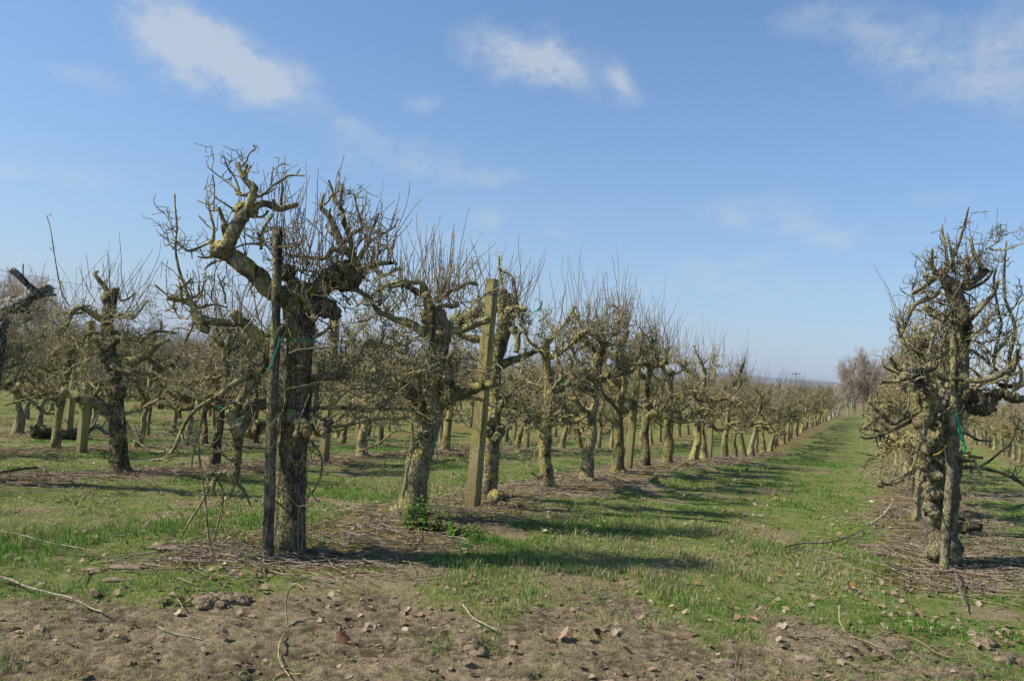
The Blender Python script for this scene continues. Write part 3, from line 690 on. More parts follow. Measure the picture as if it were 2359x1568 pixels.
L(3, [(740, 1050, 36), (800, 1025, 32), (880, 1010, 31), (950, 985, 29), (1020, 955, 29), (1085, 940, 28)], -.25, 0, 10, .5)
L(4, [(610, 370, 56), (660, 345, 50), (720, 310, 43), (800, 290, 41), (880, 260, 37), (940, 240, 32), (1000, 230, 24)], -.4, 0, 7, .3)
L(4, [(540, 400, 44), (480, 340, 44), (400, 290, 46), (320, 240, 48), (250, 210, 50), (170, 140, 40)], -.2, .1, 12, .5)
L(4, [(720, 255, 22), (690, 210, 28), (640, 195, 28), (560, 168, 26), (480, 160, 23), (400, 180, 20), (340, 200, 12)], -.35, -.2, 12, .5)
L(4, [(590, 150, 26), (540, 110, 24), (480, 90, 23), (400, 78, 21), (330, 84, 18), (250, 100, 14), (180, 90, 8)], .2, .05, 12, .6)
for pts in [[(490, 480, 12), (488, 380, 14), (485, 260, 13), (482, 180, 12)], [(690, 210, 20), (700, 130, 18), (690, 60, 14), (700, 20, 9)], [(560, 440, 14), (440, 420, 11), (300, 405, 11), (100, 410, 9), (0, 415, 9)], [(470, 360, 12), (340, 300, 11), (200, 400, 9), (0, 375, 8)],
            [(640, 300, 14), (760, 330, 11), (900, 340, 10), (1000, 400, 8)], [(500, 600, 8), (330, 560, 8), (200, 650, 8), (40, 710, 7)], [(470, 640, 6), (410, 700, 5), (380, 720, 4)]]: L(4, pts, -.2 + b.rs.normal(0, .1), -.1, 10, .3)
b.brush(3, 380, 830, 640, 900, 62, (.35, .8), .17); b.brush(3, 120, 400, 660, 880, 16, (.25, .55), .2); b.brush(3, 800, 1000, 680, 950, 12, (.25, .5), .2)
b.tangle(3, 80, 640, 750, 1250, 26, (.2, .55)); b.tangle(3, 640, 1000, 700, 1300, 18, (.2, .5)); b.tangle(4, 60, 480, 100, 480, 34, (.25, .7)); b.tangle(4, 620, 900, 20, 480, 14, (.2, .5))
b.finish(base_at(0, 8.06), 'pale leaning fruit tree trunk with nettles at its foot, second in the near row', 'bark_pale')

# ---- tree C: half hidden by the first concrete post
c = Hero(9.72, 3); L = c.limb
c.tr(4, [(945, 1110, 80), (952, 1020, 64), (966, 900, 60), (978, 750, 60), (985, 600, 62), (1000, 480, 54), (1012, 350, 48), (1010, 250, 46), (1012, 100, 48), (1030, 0, 52), (1055, -90, 52), (1075, -170, 54), (1085, -250, 58), (1078, -320, 60), (1060, -380, 54)])
for x, y, r, w in [(1020, 1030, 52, -.2), (960, 560, 44, -.12), (1040, 560, 44, -.05), (1020, 610, 36, -.14), (1080, -330, 60, 0), (1050, -390, 50, 0), (1110, -260, 46, 0), (960, 500, 38, -.1)]: c.lump(4, x, y, r, w)
for pts, w in [([(1160, 1300, 40), (1260, 1262, 31), (1350, 1230, 26), (1440, 1190, 20), (1520, 1150, 10)], .2), ([(1180, 1110, 36), (1010, 1092, 30), (940, 1080, 26), (870, 1060, 19), (800, 1010, 10)], -.1), ([(1230, 1000, 34), (1280, 1020, 31), (1310, 1060, 27), (1312, 1130, 26), (1300, 1192, 23)], -.2),
               ([(1240, 860, 26), (1300, 855, 20), (1380, 865, 15)], -.1), ([(1170, 865, 22), (1240, 850, 23), (1320, 840, 19), (1370, 850, 10)], -.25), ([(1290, 850, 16), (1310, 800, 15), (1295, 720, 14), (1275, 600, 13)], 0), ([(1190, 850, 36), (1060, 840, 38), (1000, 870, 46), (930, 910, 50), (870, 940, 48), (790, 920, 22)], .1),
               ([(1250, 930, 18), (1200, 700, 9), (1170, 520, 8), (1170, 440, 7)], 0), ([(1270, 590, 10), (1200, 560, 9), (1160, 520, 6)], 0)]: L(3, pts, w, 0, 12, 1.2)
for pts, w in [([(1010, 380, 30), (1060, 360, 32), (1120, 375, 34), (1190, 385, 26), (1220, 400, 14)], -.1), ([(1010, 480, 26), (1040, 400, 20), (1080, 340, 16), (1130, 300, 10)], -.15), ([(1000, 300, 18), (960, 310, 14), (900, 300, 9)], .15), ([(1120, 190, 12), (1170, 280, 10), (1230, 430, 9), (1330, 560, 8), (1440, 600, 6)], -.2),
               ([(1090, 590, 7), (1160, 700, 7), (1240, 820, 6), (1320, 900, 5)], -.5)]: L(4, pts, w, 0, 9, .3)
c.brush(3, 1000, 1400, 700, 950, 46, (.25, .75), .17); c.tangle(3, 780, 1500, 850, 1300, 34, (.2, .5)); c.tangle(4, 1000, 1260, 150, 560, 20, (.2, .5))
c.finish(base_at(0, 9.72), 'burred fruit tree half hidden behind the nearest concrete post', 'bark')

# ---- tree R: first of the row on the right
d = Hero(7.66, 4); L = d.limb
d.tr(6, [(828, 1420, 138), (826, 1330, 118), (816, 1200, 104), (812, 1130, 100), (798, 1040, 96), (790, 950, 100), (812, 880, 116), (815, 800, 108), (815, 720, 118), (812, 640, 112), (802, 540, 116), (805, 440, 108), (815, 340, 100), (838, 230, 96), (860, 160, 88), (880, 60, 70)], bump=.16)
for x, y, r, w in [(740, 650, 66, -.1), (770, 830, 62, -.16), (740, 930, 58, -.14), (770, 700, 50, -.18), (735, 520, 52, -.1), (880, 700, 60, -.06), (830, 590, 46, -.2), (760, 960, 46, -.18), (720, 770, 40, -.05), (890, 850, 50, -.05), (900, 1200, 60, 0), (760, 1240, 60, -.1), (800, 480, 50, -.2), (905, 1060, 40, 0)]: d.lump(6, x, y, r, w, (1, 1, .8), .3)
L(5, [(900, 1420, 60), (935, 1300, 56), (950, 1150, 53), (955, 1000, 55), (955, 850, 56), (930, 730, 52), (895, 630, 48), (850, 560, 40), (800, 500, 26)], -.1, .05, 9, 1)
L(5, [(815, 1440, 60), (835, 1330, 55), (850, 1180, 48), (868, 1020, 38), (888, 890, 28), (900, 780, 18)], .3, .1, 8, .6)
L(5, [(870, 1470, 56), (830, 1485, 54), (760, 1492, 50), (700, 1520, 50), (648, 1552, 44)], -.4, -.1, 4, 0, cut=True)
L(5, [(800, 1470, 46), (745, 1365, 42), (690, 1312, 34), (640, 1290, 30)], -.35, -.15, 8, .3)
L(5, [(740, 1560, 30), (660, 1460, 28), (620, 1370, 30), (570, 1310, 28), (530, 1260, 22), (500, 1190, 14)], .2, -.1, 12, .5)
for pts in [[(670, 1490, 18), (570, 1490, 20), (470, 1552, 19), (410, 1500, 15), (350, 1450, 11), (300, 1400, 7)], [(600, 1540, 14), (480, 1600, 12), (400, 1640, 11), (300, 1660, 9), (240, 1645, 5)], [(500, 1590, 10), (400, 1610, 9), (330, 1600, 7), (250, 1595, 4)], [(700, 1200, 40), (640, 1190, 42), (580, 1215, 40), (550, 1230, 30)],
            [(740, 1160, 40), (700, 1180, 30), (650, 1260, 26), (655, 1300, 24)], [(720, 1250, 24), (560, 1255, 16), (450, 1265, 14), (385, 1272, 12)], [(600, 1180, 20), (520, 1180, 12), (470, 1110, 10), (460, 1090, 8)]]: L(5, pts, -.3 + d.rs.normal(0, .15), -.2, 10, .3)
L(5, [(900, 1420, 62), (960, 1385, 60), (1020, 1370, 58), (1080, 1395, 80), (1130, 1395, 74), (1180, 1370, 46), (1230, 1340, 36), (1290, 1370, 31), (1350, 1390, 28), (1392, 1380, 20)], -.3, 0, 8, .8, bump=.16); d.lmat[len(d.limbs) - 1] = 'bark_dark'
for x, y, r in [(1060, 1440, 70), (1110, 1430, 66), (1000, 1370, 50), (1310, 1375, 40)]: d.lump(5, x, y, r, -.1, (1, 1, .9), .3, d.limbs[-1])
L(5, [(760, 1190, 20), (790, 1220, 19), (830, 1245, 16), (900, 1246, 17), (980, 1250, 18), (1070, 1256, 20), (1150, 1240, 24), (1230, 1200, 21), (1300, 1180, 22), (1335, 1090, 14)], -.3, -.35, 8, .8)
for pts in [[(1280, 1220, 14), (1295, 1110, 13), (1300, 1000, 13), (1312, 900, 13), (1290, 800, 12), (1265, 680, 10), (1258, 500, 9), (1265, 285, 6)], [(1165, 1220, 12), (1170, 1100, 11), (1200, 1000, 10), (1222, 870, 9), (1210, 750, 8), (1190, 560, 8), (1195, 480, 5)], [(1170, 1090, 11), (1100, 1000, 9), (1010, 970, 8), (960, 930, 7)],
            [(1180, 1080, 8), (1280, 960, 7), (1230, 920, 5), (1180, 880, 4)], [(1200, 1190, 10), (1100, 1090, 9), (1020, 1040, 8), (960, 1010, 6)], [(1010, 960, 8), (1080, 900, 7), (1150, 860, 7), (1230, 800, 5)], [(1300, 1190, 14), (1340, 1120, 12), (1340, 1040, 9)], [(1220, 1290, 16), (1310, 1300, 16), (1380, 1290, 12)], [(1310, 1330, 14), (1360, 1260, 13), (1365, 1170, 9)]]: L(5, pts, -.15 + d.rs.normal(0, .15), -.2, 9, .3)
for pts in [[(860, 560, 32), (950, 580, 18), (1010, 580, 16), (1070, 540, 19), (1130, 488, 20)], [(1050, 545, 15), (1080, 470, 13), (1040, 380, 13), (1015, 272, 10)], [(860, 590, 16), (960, 622, 13), (1060, 600, 11), (1130, 550, 9), (1172, 488, 6)], [(830, 510, 12), (835, 400, 10), (832, 280, 9), (813, 185, 6)], [(850, 500, 12), (920, 340, 9), (962, 210, 8), (1002, 50, 5)],
            [(980, 850, 34), (1010, 815, 32), (1060, 770, 18), (1120, 710, 16), (1180, 640, 13), (1205, 560, 12)], [(800, 640, 18), (720, 690, 15), (640, 720, 15), (600, 760, 12), (570, 830, 10), (520, 960, 9)], [(900, 830, 28), (860, 820, 26), (790, 800, 26), (720, 770, 23), (680, 740, 18)], [(910, 740, 13), (940, 880, 13), (900, 990, 13), (830, 1080, 12), (740, 1110, 15), (680, 1090, 15), (620, 1040, 13), (540, 1000, 11), (500, 880, 8)],
            [(800, 500, 22), (740, 570, 20), (690, 600, 16), (610, 650, 14)], [(830, 480, 14), (760, 490, 10), (725, 405, 7)], [(890, 500, 12), (880, 400, 11), (850, 230, 6)], [(760, 520, 12), (750, 420, 10), (748, 340, 8)], [(1000, 620, 14), (1010, 470, 13), (990, 380, 8)], [(910, 745, 10), (800, 840, 10), (760, 920, 11), (740, 1010, 10), (720, 1070, 9)]]: L(5, pts, -.1 + d.rs.normal(0, .12), -.05, 12, .7)
for pts in [[(880, 660, 18), (930, 645, 14), (1020, 640, 13), (1100, 650, 12), (1230, 680, 12), (1310, 720, 10), (1400, 775, 9)], [(1080, 640, 9), (1150, 590, 8), (1230, 520, 7), (1290, 470, 6), (1360, 300, 5)], [(900, 410, 12), (980, 405, 10), (1060, 450, 9), (1160, 460, 7)], [(960, 600, 10), (1030, 600, 9), (1085, 690, 8)],
            [(700, 440, 12), (650, 490, 11), (620, 620, 10), (560, 690, 9), (430, 750, 5)], [(800, 360, 8), (820, 480, 8), (850, 640, 7)]]: L(6, pts, -.2 + d.rs.normal(0, .1), -.05, 8, .2)
d.brush(5, 700, 1140, 430, 600, 22, (.12, .34), .3); d.brush(5, 980, 1330, 900, 1200, 22, (.2, .5), .35)
d.tangle(5, 560, 900, 600, 1200, 22, (.12, .38), .0085, .4); d.tangle(5, 480, 800, 1100, 1620, 22, (.15, .42), .0085, .45); d.tangle(5, 680, 1000, 500, 1000, 10, (.12, .32), .009, .3); d.tangle(5, 900, 1350, 550, 1300, 14, (.15, .5)); d.tangle(5, 880, 1150, 300, 560, 10, (.15, .3))
d.twig = 'limb_grey'
d.finish(base_at(-1, 7.66), 'burred white-patched fruit tree with dark stake, nearest of the row right of alley', 'bark_white', 'limb_grey')

# ---- row two: dark trunk at the left, and the silver dead limb of its neighbour
t = Hero(10.64, 5); L = t.limb
t.tr(8, [(755, 1000, 84), (752, 935, 68), (746, 850, 54), (740, 700, 50), (735, 600, 52), (728, 500, 44), (702, 380, 38), (690, 250, 40), (682, 100, 38), (672, 0, 36), (678, -60, 40), (694, -140, 36), (706, -190, 26), (716, -230, 18)])
for x, y, r, w in [(740, 420, 44, -.1), (720, 330, 40, -.05), (675, -170, 44, 0), (800, 940, 46, -.02)]: t.lump(8, x, y, r, w)
for pts, w in [([(985, 900, 30), (940, 800, 21), (890, 720, 18), (848, 655, 16), (880, 640, 10)], 0), ([(985, 890, 26), (1030, 820, 21), (1060, 790, 18)], 0), ([(1055, 830, 11), (1080, 900, 11), (1150, 880, 10), (1212, 833, 8)], -.1), ([(940, 1080, 34), (890, 1060, 31), (820, 1010, 26), (740, 965, 22), (660, 1000, 18), (610, 1090, 16), (580, 1165, 12)], -.2),
               ([(940, 990, 20), (1000, 990, 14), (1080, 1020, 11), (1120, 1055, 10), (1200, 1040, 8), (1320, 900, 7)], -.2), ([(900, 1190, 18), (820, 1185, 17), (760, 1230, 15), (740, 1330, 10)], -.15), ([(730, 1010, 14), (640, 1010, 12), (560, 1000, 9), (480, 930, 8), (420, 870, 6)], .1), ([(1000, 1180, 24), (1120, 1200, 22), (1230, 1250, 26), (1270, 1270, 20)], -.1)]: L(7, pts, w, 0, 14, 1.2)
for pts, w in [([(700, 570, 34), (640, 515, 34), (600, 490, 36), (520, 460, 33), (440, 430, 29), (385, 410, 22)], -.3), ([(700, 250, 26), (740, 262, 26), (800, 290, 23), (852, 300, 20)], -.1), ([(730, 200, 24), (820, 225, 26), (890, 200, 25), (960, 150, 23), (1010, 108, 12), (1060, 90, 8)], -.2), ([(650, 230, 18), (640, 180, 18), (620, 120, 16), (570, 90, 12)], -.2),
               ([(690, 150, 14), (760, 90, 14), (880, 90, 12), (980, 40, 10), (1100, 50, 8)], .2), ([(740, 600, 10), (790, 560, 9), (900, 520, 9), (1000, 460, 7)], -.3), ([(790, 600, 7), (850, 720, 7), (960, 790, 7), (1070, 790, 6)], -.4), ([(400, 410, 10), (300, 430, 9), (150, 470, 8), (30, 500, 6)], -.4), ([(560, 460, 14), (600, 430, 12), (640, 340, 9)], -.3)]: L(8, pts, w, 0, 12, .5)
t.brush(7, 620, 1240, 780, 1050, 44, (.3, .8), .2); t.limb(7, [(625, 955, 6), (545, 830, 6), (505, 600, 5), (455, 260, 4), (416, 135, 3)], 0, 0, 3, 0)
t.tangle(7, 480, 1500, 980, 1350, 40, (.2, .6)); t.tangle(8, 380, 1020, 20, 480, 44, (.2, .6))
t.finish(base_at(1, 10.64), 'dark-trunked fruit tree at left with one long dark low limb before a concrete post', 'bark_dark')

s = Hero(9.02, 6); L = s.limb
X = row_x(1, 9.02); bz = gz(X, 9.02)
Ps = catmull(np.array([[X, 9.02, bz - .1], [X + .02, 9.02, bz + .4], [X - .05, 9.0, bz + .9], [X, 9.02, bz + 1.4], [X + .03, 9.0, bz + 1.75]]), 5); tube(s.trunk, Ps, np.linspace(.16, .1, len(Ps)), 16, .15, 11)
L(7, [(-150, 1230, 66), (-60, 1080, 68), (50, 930, 50), (130, 920, 54), (220, 918, 50), (290, 870, 46), (340, 830, 44), (400, 795, 42), (440, 780, 30)], -.2, -.05, 2, 0, bump=.2)
L(7, [(320, 850, 40), (290, 800, 26), (240, 740, 25), (180, 690, 26), (108, 628, 30)], -.3, -.2, 4, 0, False, bump=.18, cut=True)
L(7, [(390, 840, 24), (440, 845, 16), (498, 848, 11)], -.2, -.2, 3, 0, False)
L(7, [(-30, 1050, 44), (10, 1080, 50), (40, 1120, 40)], -.3, -.05, 2, 0, False, bump=.2)
L(7, [(205, 690, 7), (208, 570, 5)], -.25, -.25, 0, 0, False)
for x, y, r in [(400, 800, 56), (430, 800, 40), (290, 860, 50), (130, 960, 60), (200, 970, 50), (60, 960, 46), (240, 1000, 26), (20, 1100, 50)]: s.lump(7, x, y, r, -.15, (1, 1, .8), .32, s.limbs[-1])
s.tangle(7, -200, 300, 1000, 1400, 14, (.3, .8))
s.finish((X, 9.02, bz), 'bare silver-grey dead limb of a fruit tree reaching in at the left edge', 'dead', 'dead')

# ------------------------------------------------------------------ the other trees of the orchard
BARKS = ['bark', 'bark_pale', 'bark', 'bark_dark', 'bark_white']
WORD = {'bark': 'olive lichened trunk', 'bark_pale': 'pale flaking trunk', 'bark_dark': 'dark trunk', 'bark_white': 'whitish trunk'}
def variant(seed, lod, bk, young=False):
    v = gen_tree(seed, lod, young); out = [('trunk', v['trunk'].mesh('trunk', MAT[bk]))]
    if lod == 'near':
        out += [('limb', m.mesh('limb', MAT['limb'])) for m in v['limbs']]
    else:
        mb = MB()
        for m in v['limbs']: mb.merge(m)
        out.append(('branches', mb.mesh('branches', MAT['limb'])))
    out += [('twig_crown', v['spurs'].mesh('twig_crown', MAT['twig'])), ('shoot_crown', v['shoots'].mesh('shoot_crown', MAT['shoot']))]
    return out, bk
NEAR = [variant(100 + i, 'near', ['bark', 'bark_pale', 'bark', 'bark_dark', 'bark', 'bark_pale', 'bark_white', 'bark', 'bark_dark', 'bark'][i]) for i in range(10)]
MID = [variant(200 + i, 'mid', BARKS[i % 5], i in (3, 8, 12)) for i in range(14)]

def row_ys(k):
    if k == 0: ys = [11.44, 12.87, 14.47, 16.23, 17.71, 19.73, 21.3, 22.9]; st = 24.6
    elif k == -1: ys = []; st = 9.32
    elif k == 1: ys = []; st = 12.28
    elif k == 2: ys = []; st = 15.03 - 1.64 * 2
    elif k == 3: ys = []; st = 19.36 - 1.64 * 3
    else: ys = []; st = 9.0 + (abs(k) * 7 % 10) * .16
    rs = np.random.RandomState(50 + k)
    return ys + [st + 1.655 * i + (rs.normal(0, .09) if k not in (1, 2, 3) or i > 3 else 0) for i in range(int((150 - st) / 1.655))]

def project(p):
    v = np.asarray(p) - CAM; z = v @ fw
    return 1179.5 + F * (v @ CR) / z, 784 - F * (v @ CU) / z
cand = []
for k in range(-5, 24):
    for j, Y in enumerate(row_ys(k)):
        X = row_x(k, Y) + np.random.RandomState(j * 31 + k + 99).normal(0, .05)
        if Y < 5: continue
        x, y = project((X, Y, gz(X, Y) + 1.4)); mar = 1.0 * F / Y
        if x < -mar * .95 or x > 2359 + mar * .95: continue
        if k == -1 and Y > 44: continue        # wholly behind the nearer trees of the same row
        if Y > (138 if k > 1 else 96): continue
        if Y > 22 and random.Random(k * 91 + j * 7).random() < .07: continue
        cand.append((Y, k, j, X))
cand.sort()
HERO_N = 6
indiv = cand[:300 - HERO_N]; rest = cand[300 - HERO_N:]
ROWN_L = {0: 'row left of alley', -1: 'row right of alley', -2: 'second row right of alley', -3: 'third row right of alley'}
seen = {0: 3, -1: 1, 1: 2}
near_i = 0
for q, (Y, k, j, X) in enumerate(indiv):
    seen[k] = seen.get(k, 0) + 1; rsx = random.Random(q * 13 + 5)
    if Y < 21: v, bk = NEAR[near_i % len(NEAR)]; near_i += 1
    else: v, bk = MID[rsx.randrange(len(MID))]
    if k in (0, -1): lab = 'fruit tree with %s, %s from near end of %s' % (WORD[bk], ordinal(seen[k]), ROWN_L[k])
    elif k < 0: lab = 'fruit tree with %s, %s nearest in %s' % (WORD[bk], ordinal(seen[k]), ROWN_L[k])
    else: lab = 'fruit tree with %s, %s from left in %s row left of alley' % (WORD[bk], ordinal(seen[k]), ordinal(k + 1))
    sc = rsx.uniform(1.02, 1.14) if k == 0 and Y < 30 else rsx.uniform(1.0, 1.13) if k == 0 else rsx.uniform(.9, 1.1)
    make_tree((X, Y, gz(X, Y)), ROT + (math.pi if rsx.random() < .5 else 0) + rsx.uniform(-.25, .25), sc, v, lab)

FAR = [gen_tree(300 + i, 'far') for i in range(6)]
FARV = []
for v in FAR:
    mb = MB(); mb.merge(v['trunk'])
    for m in v['limbs']: mb.merge(m)
    mb.merge(v['spurs']); mb.merge(v['shoots']); FARV.append(mb)
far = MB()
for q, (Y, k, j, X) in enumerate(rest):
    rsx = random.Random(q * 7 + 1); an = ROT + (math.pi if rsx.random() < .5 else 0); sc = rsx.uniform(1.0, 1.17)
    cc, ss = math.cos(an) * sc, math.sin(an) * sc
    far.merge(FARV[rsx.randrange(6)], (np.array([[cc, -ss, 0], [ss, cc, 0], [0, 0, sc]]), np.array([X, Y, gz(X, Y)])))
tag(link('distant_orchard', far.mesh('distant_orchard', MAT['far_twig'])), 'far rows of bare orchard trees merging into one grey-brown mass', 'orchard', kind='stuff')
print('TREES', len(cand), 'individual to', indiv[-1][0], 'far faces', sum(len(x) for x in far.Q))
# ------------------------------------------------------------------ posts, stakes, wires
def post_mesh(H, w, seed, wraps=()):
    rs = np.random.RandomState(seed); mb = MB(); n = 26; ch = w * .12; rows = []
    sq = np.array([[-w / 2 + ch, -w / 2], [w / 2 - ch, -w / 2], [w / 2, -w / 2 + ch], [w / 2, w / 2 - ch], [w / 2 - ch, w / 2], [-w / 2 + ch, w / 2], [-w / 2, w / 2 - ch], [-w / 2, -w / 2 + ch]])
    for i in range(n + 1):
        z = -.25 + (H + .25) * i / n; s = 1.06 - .14 * i / n
        rows.append(np.column_stack([sq * s + rs.normal(0, .0016, (8, 2)), np.full(8, z)]))
    V = np.concatenate(rows); Q = [(i * 8 + q, i * 8 + (q + 1) % 8, i * 8 + 8 + (q + 1) % 8, i * 8 + 8 + q) for i in range(n) for q in range(8)]
    e = n * 8; V = np.vstack([V, [[0, 0, H + .004]]]); T = [(e + q, e + (q + 1) % 8, len(V) - 1) for q in range(8)]
    mb.add(V, Q, T); ties = []
    for z in wraps:
        t = MB(); s = (1.06 - .14 * z / H)
        for q in range(3):
            lp = np.column_stack([sq * s * 1.03, np.full(8, z + q * .012)]); lp = np.vstack([lp, lp[:1]]); lp[:, 2] += np.linspace(0, .012, 9)
            tube(t, lp, np.full(9, .0035), 5)
        ties.append(t)
    return mb, ties
def post(x, y, k, H, w, label, lean=(0, 0), wraps=(), seed=0):
    P = None
    d = ray(x, y); c = A0 - GAP * k; tt = c / (d[0] - M * d[1]); X, Y = d[0] * tt, d[1] * tt
    e = empty('concrete_post', (X, Y, gz(X, Y))); e.rotation_euler = (lean[0], lean[1], ROT + math.pi / 2)
    tag(e, label, 'post', 'concrete posts carrying the wires along the rows')
    mb, ties = post_mesh(H, w, seed, wraps); link('post_shaft', mb.mesh('post_shaft', MAT['concrete'], False), e)
    for tm in ties: link('wire_tie', tm.mesh('wire_tie', MAT['wire']), e)
    return X, Y
post(1089, 1167, -.015, 2.60, .135, 'tall lichened concrete post between second and third trees of the near row', (0.0, -.012), (1.32, 2.4), 1)
post(1447, 1092, -.0, 2.62, .12, 'concrete post beside yellow-green trunk in the middle of the row left of alley', (0, -.02), (2.3,), 2)
post(1634, 1056, 0.02, 2.6, .13, 'third concrete post along the row left of alley, half swallowed by branches', (0, .02), (), 3)
post(745, 1072, .95, 2.55, .14, 'concrete post seen through twigs right of the biggest tree', (0, 0), (2.2,), 4)
post(1211, 1040, 1, 2.5, .14, 'short-looking concrete post in second row, right of the nearest post', (0, .01), (), 5)
post(187, 1047, 1.84, 2.42, .145, 'concrete post at left behind the dark trunk, leaning right', (0, .03), (2.2,), 6)
post(158, 986, 2.95, 2.3, .16, 'concrete post farther back at left, beside the log', (0, 0), (), 7)
post(822, 1030, 2, 2.4, .14, 'concrete post in third row left of alley, behind biggest tree branches', (0, 0), (), 8)
post(1183, 1020, 2, 2.4, .14, 'thin far concrete post in third row, behind the second row post', (0, 0), (), 9)

def stake(name, cv, pts, Y0, label, seed, dark=None):
    P, R = trace(cv, pts, Y0); base = P[0].copy(); base[2] = gz(base[0], base[1]); P[0][2] = min(P[0][2], base[2] - .12)
    Q = catmull(P, 8); RR = np.interp(np.linspace(0, 1, len(Q)), np.linspace(0, 1, len(R)), R)
    mb = MB(); tube(mb, Q, RR, 9, .09, 16)
    e = empty(name, base); tag(e, label, 'stake'); link('stake_shaft', mb.mesh('stake_shaft', MAT['old_wood'], True, base), e)
    t = Q[-1] - Q[-2]; t /= np.linalg.norm(t); ct = MB(); tube(ct, np.array([Q[-1] + t * .012, Q[-1] + t * .018]), [RR[-1] * .8, RR[-1] * .7], 9, .05); link('stake_top', ct.mesh('stake_top', MAT['cut'], True, base), e)
    return e
stake('wooden_stake', 1, [(745, 2700, 36), (748, 2400, 35), (757, 2000, 33), (768, 1700, 33), (785, 1400, 32), (790, 1150, 31), (796, 900, 31), (801, 660, 29)], 6.21, 'tall weathered wooden stake in front of the biggest tree', 1)
stake('wooden_stake', 6, [(828, 1350, 34), (842, 1150, 33), (860, 900, 32), (880, 600, 30), (888, 350, 28), (896, 180, 27), (899, 0, 24), (897, -150, 22), (892, -300, 18)], 7.38, 'dark wooden stake leaning on the burred tree at right', 2)
stake('wooden_stake', 4, [(940, 1000, 10), (950, 800, 10), (958, 600, 9)], 21.0, 'thin stake among far trunks of the second row', 3) if False else None

def wire(k, z, Y0, Y1, label):
    ys = np.arange(Y0, Y1, .4); P = np.column_stack([row_x(k, ys) + .06, ys, height0(row_x(k, ys), ys) + z - .03 * np.abs(np.sin(ys * .42))])
    mb = MB(); tube(mb, P, np.full(len(P), .0022), 4); tag(link('trellis_wire', mb.mesh('trellis_wire', MAT['wire'])), label, 'wire', 'trellis wires along the tree rows')
wire(1, 2.42, 7.5, 30, 'thin upper wire running from the silver limb into the second row')
wire(1, 1.25, 7.5, 30, 'thin lower wire strung along the second row left of alley')
wire(0, 2.38, 9.2, 32, 'thin upper wire strung from the nearest concrete post along the near row')
wire(0, 1.28, 6.4, 32, 'thin lower wire running through the near row trees')
wire(-1, 1.75, 7.7, 30, 'thin wire running through the row right of alley')

def twine(cv, pts, Y0, label, mat='twine', r=.0045, w=0):
    P, _ = trace(cv, pts, Y0 + w); mb = MB(); Q = catmull(P, 5); tube(mb, Q, np.full(len(Q), r), 5, .1, 60)
    tag(link('baler_twine', mb.mesh('baler_twine', MAT[mat])), label, 'twine', 'plastic twine ties on the trees')
twine(1, [(816, 1328), (800, 1390), (778, 1450), (765, 1500), (748, 1524), (725, 1528)], 6.14, 'green twine end hanging down the tall stake by the biggest tree')
twine(1, [(815, 1330), (880, 1340), (950, 1348), (1010, 1350), (1030, 1345)], 6.26, 'green twine loop tied across the trunk of the biggest tree')
twine(4, [(460, 565), (490, 572), (540, 545), (575, 580), (590, 640), (605, 700), (613, 775)], 8.06, 'dark green twine hanging from the stub on the pale leaning trunk', w=-.17, r=.006)
twine(3, [(1440, 880), (1470, 860), (1495, 830), (1505, 790), (1500, 830), (1480, 865)], 10.9, 'green twine scrap blowing among thin shoots against the sky', r=.009)
twine(4, [(1490, 205), (1500, 215), (1490, 235)], 11.2, 'small green twine tag on a branch behind the concrete post', r=.01)
twine(6, [(885, 268), (920, 290), (935, 350), (950, 400), (968, 470), (975, 540)], 7.22, 'green twine hanging from the sawn branch of the burred tree at right', r=.009)
twine(6, [(880, 262), (915, 272), (928, 330), (938, 420), (985, 510)], 7.2, 'second strand of green twine beside the dark stake at right', r=.007)
twine(6, [(755, 556), (790, 545), (820, 520), (855, 482)], 7.28, 'yellow twine crossing the burred trunk at right', 'twine_y', .007)
twine(8, [(395 + 0, 0)] * 2, 6, '') if False else None
twine(1, [(395, 1760), (430, 1770), (440, 1790), (420, 1765), (495, 1785)], 12.1, 'green twine bow on the trunk behind the biggest tree', r=.009)
# brown band tying the right stake
bd = MB(); P, R = trace(6, [(870, 440, 12), (895, 436, 14), (925, 440, 12)], 7.3); tube(bd, P, R, 8, .1); tag(link('tree_tie', bd.mesh('tree_tie', MAT['cut'])), 'brown rubber tie around the dark stake at right', 'tree tie')

def netting(core, z0, z1, r_add, label, off=0):
    Q, RR = core; mb = MB(); rows = int((z1 - z0) / .032); nc = 18
    def pt(u, v):
        z = z0 + v * .032; c = np.array([np.interp(z, Q[:, 2], Q[:, 0]), np.interp(z, Q[:, 2], Q[:, 1]), z]); r = np.interp(z, Q[:, 2], RR) * 1.18 + r_add
        a = u / nc * 2 * math.pi; return c + r * np.array([math.cos(a), math.sin(a), 0])
    for v in range(rows):
        for u in range(nc):
            o = .5 * (v % 2); p0, p1 = pt(u + o, v + .0), pt(u + o, v + .62); q = pt(u + o + .5, v + 1.0); q2 = pt(u + o - .5, v + 1.0)
            tube(mb, [p0, p1], [.0007] * 2, 3, cap=False); tube(mb, [p1, q], [.0006] * 2, 3, cap=False); tube(mb, [p1, q2], [.0006] * 2, 3, cap=False)
    tag(link('wire_netting', mb.mesh('wire_netting', MAT['wire'])), label, 'wire netting', 'rabbit netting wrapped on trunks')
netting(b.core, .1, .62, .004, 'hexagonal wire netting round the foot of the pale leaning trunk')
netting(c.core, .1, .75, .006, 'hexagonal wire netting round the trunk behind the concrete post')
netting(a.core, .05, .8, .005, 'hexagonal wire netting round the dark trunk of the biggest tree')

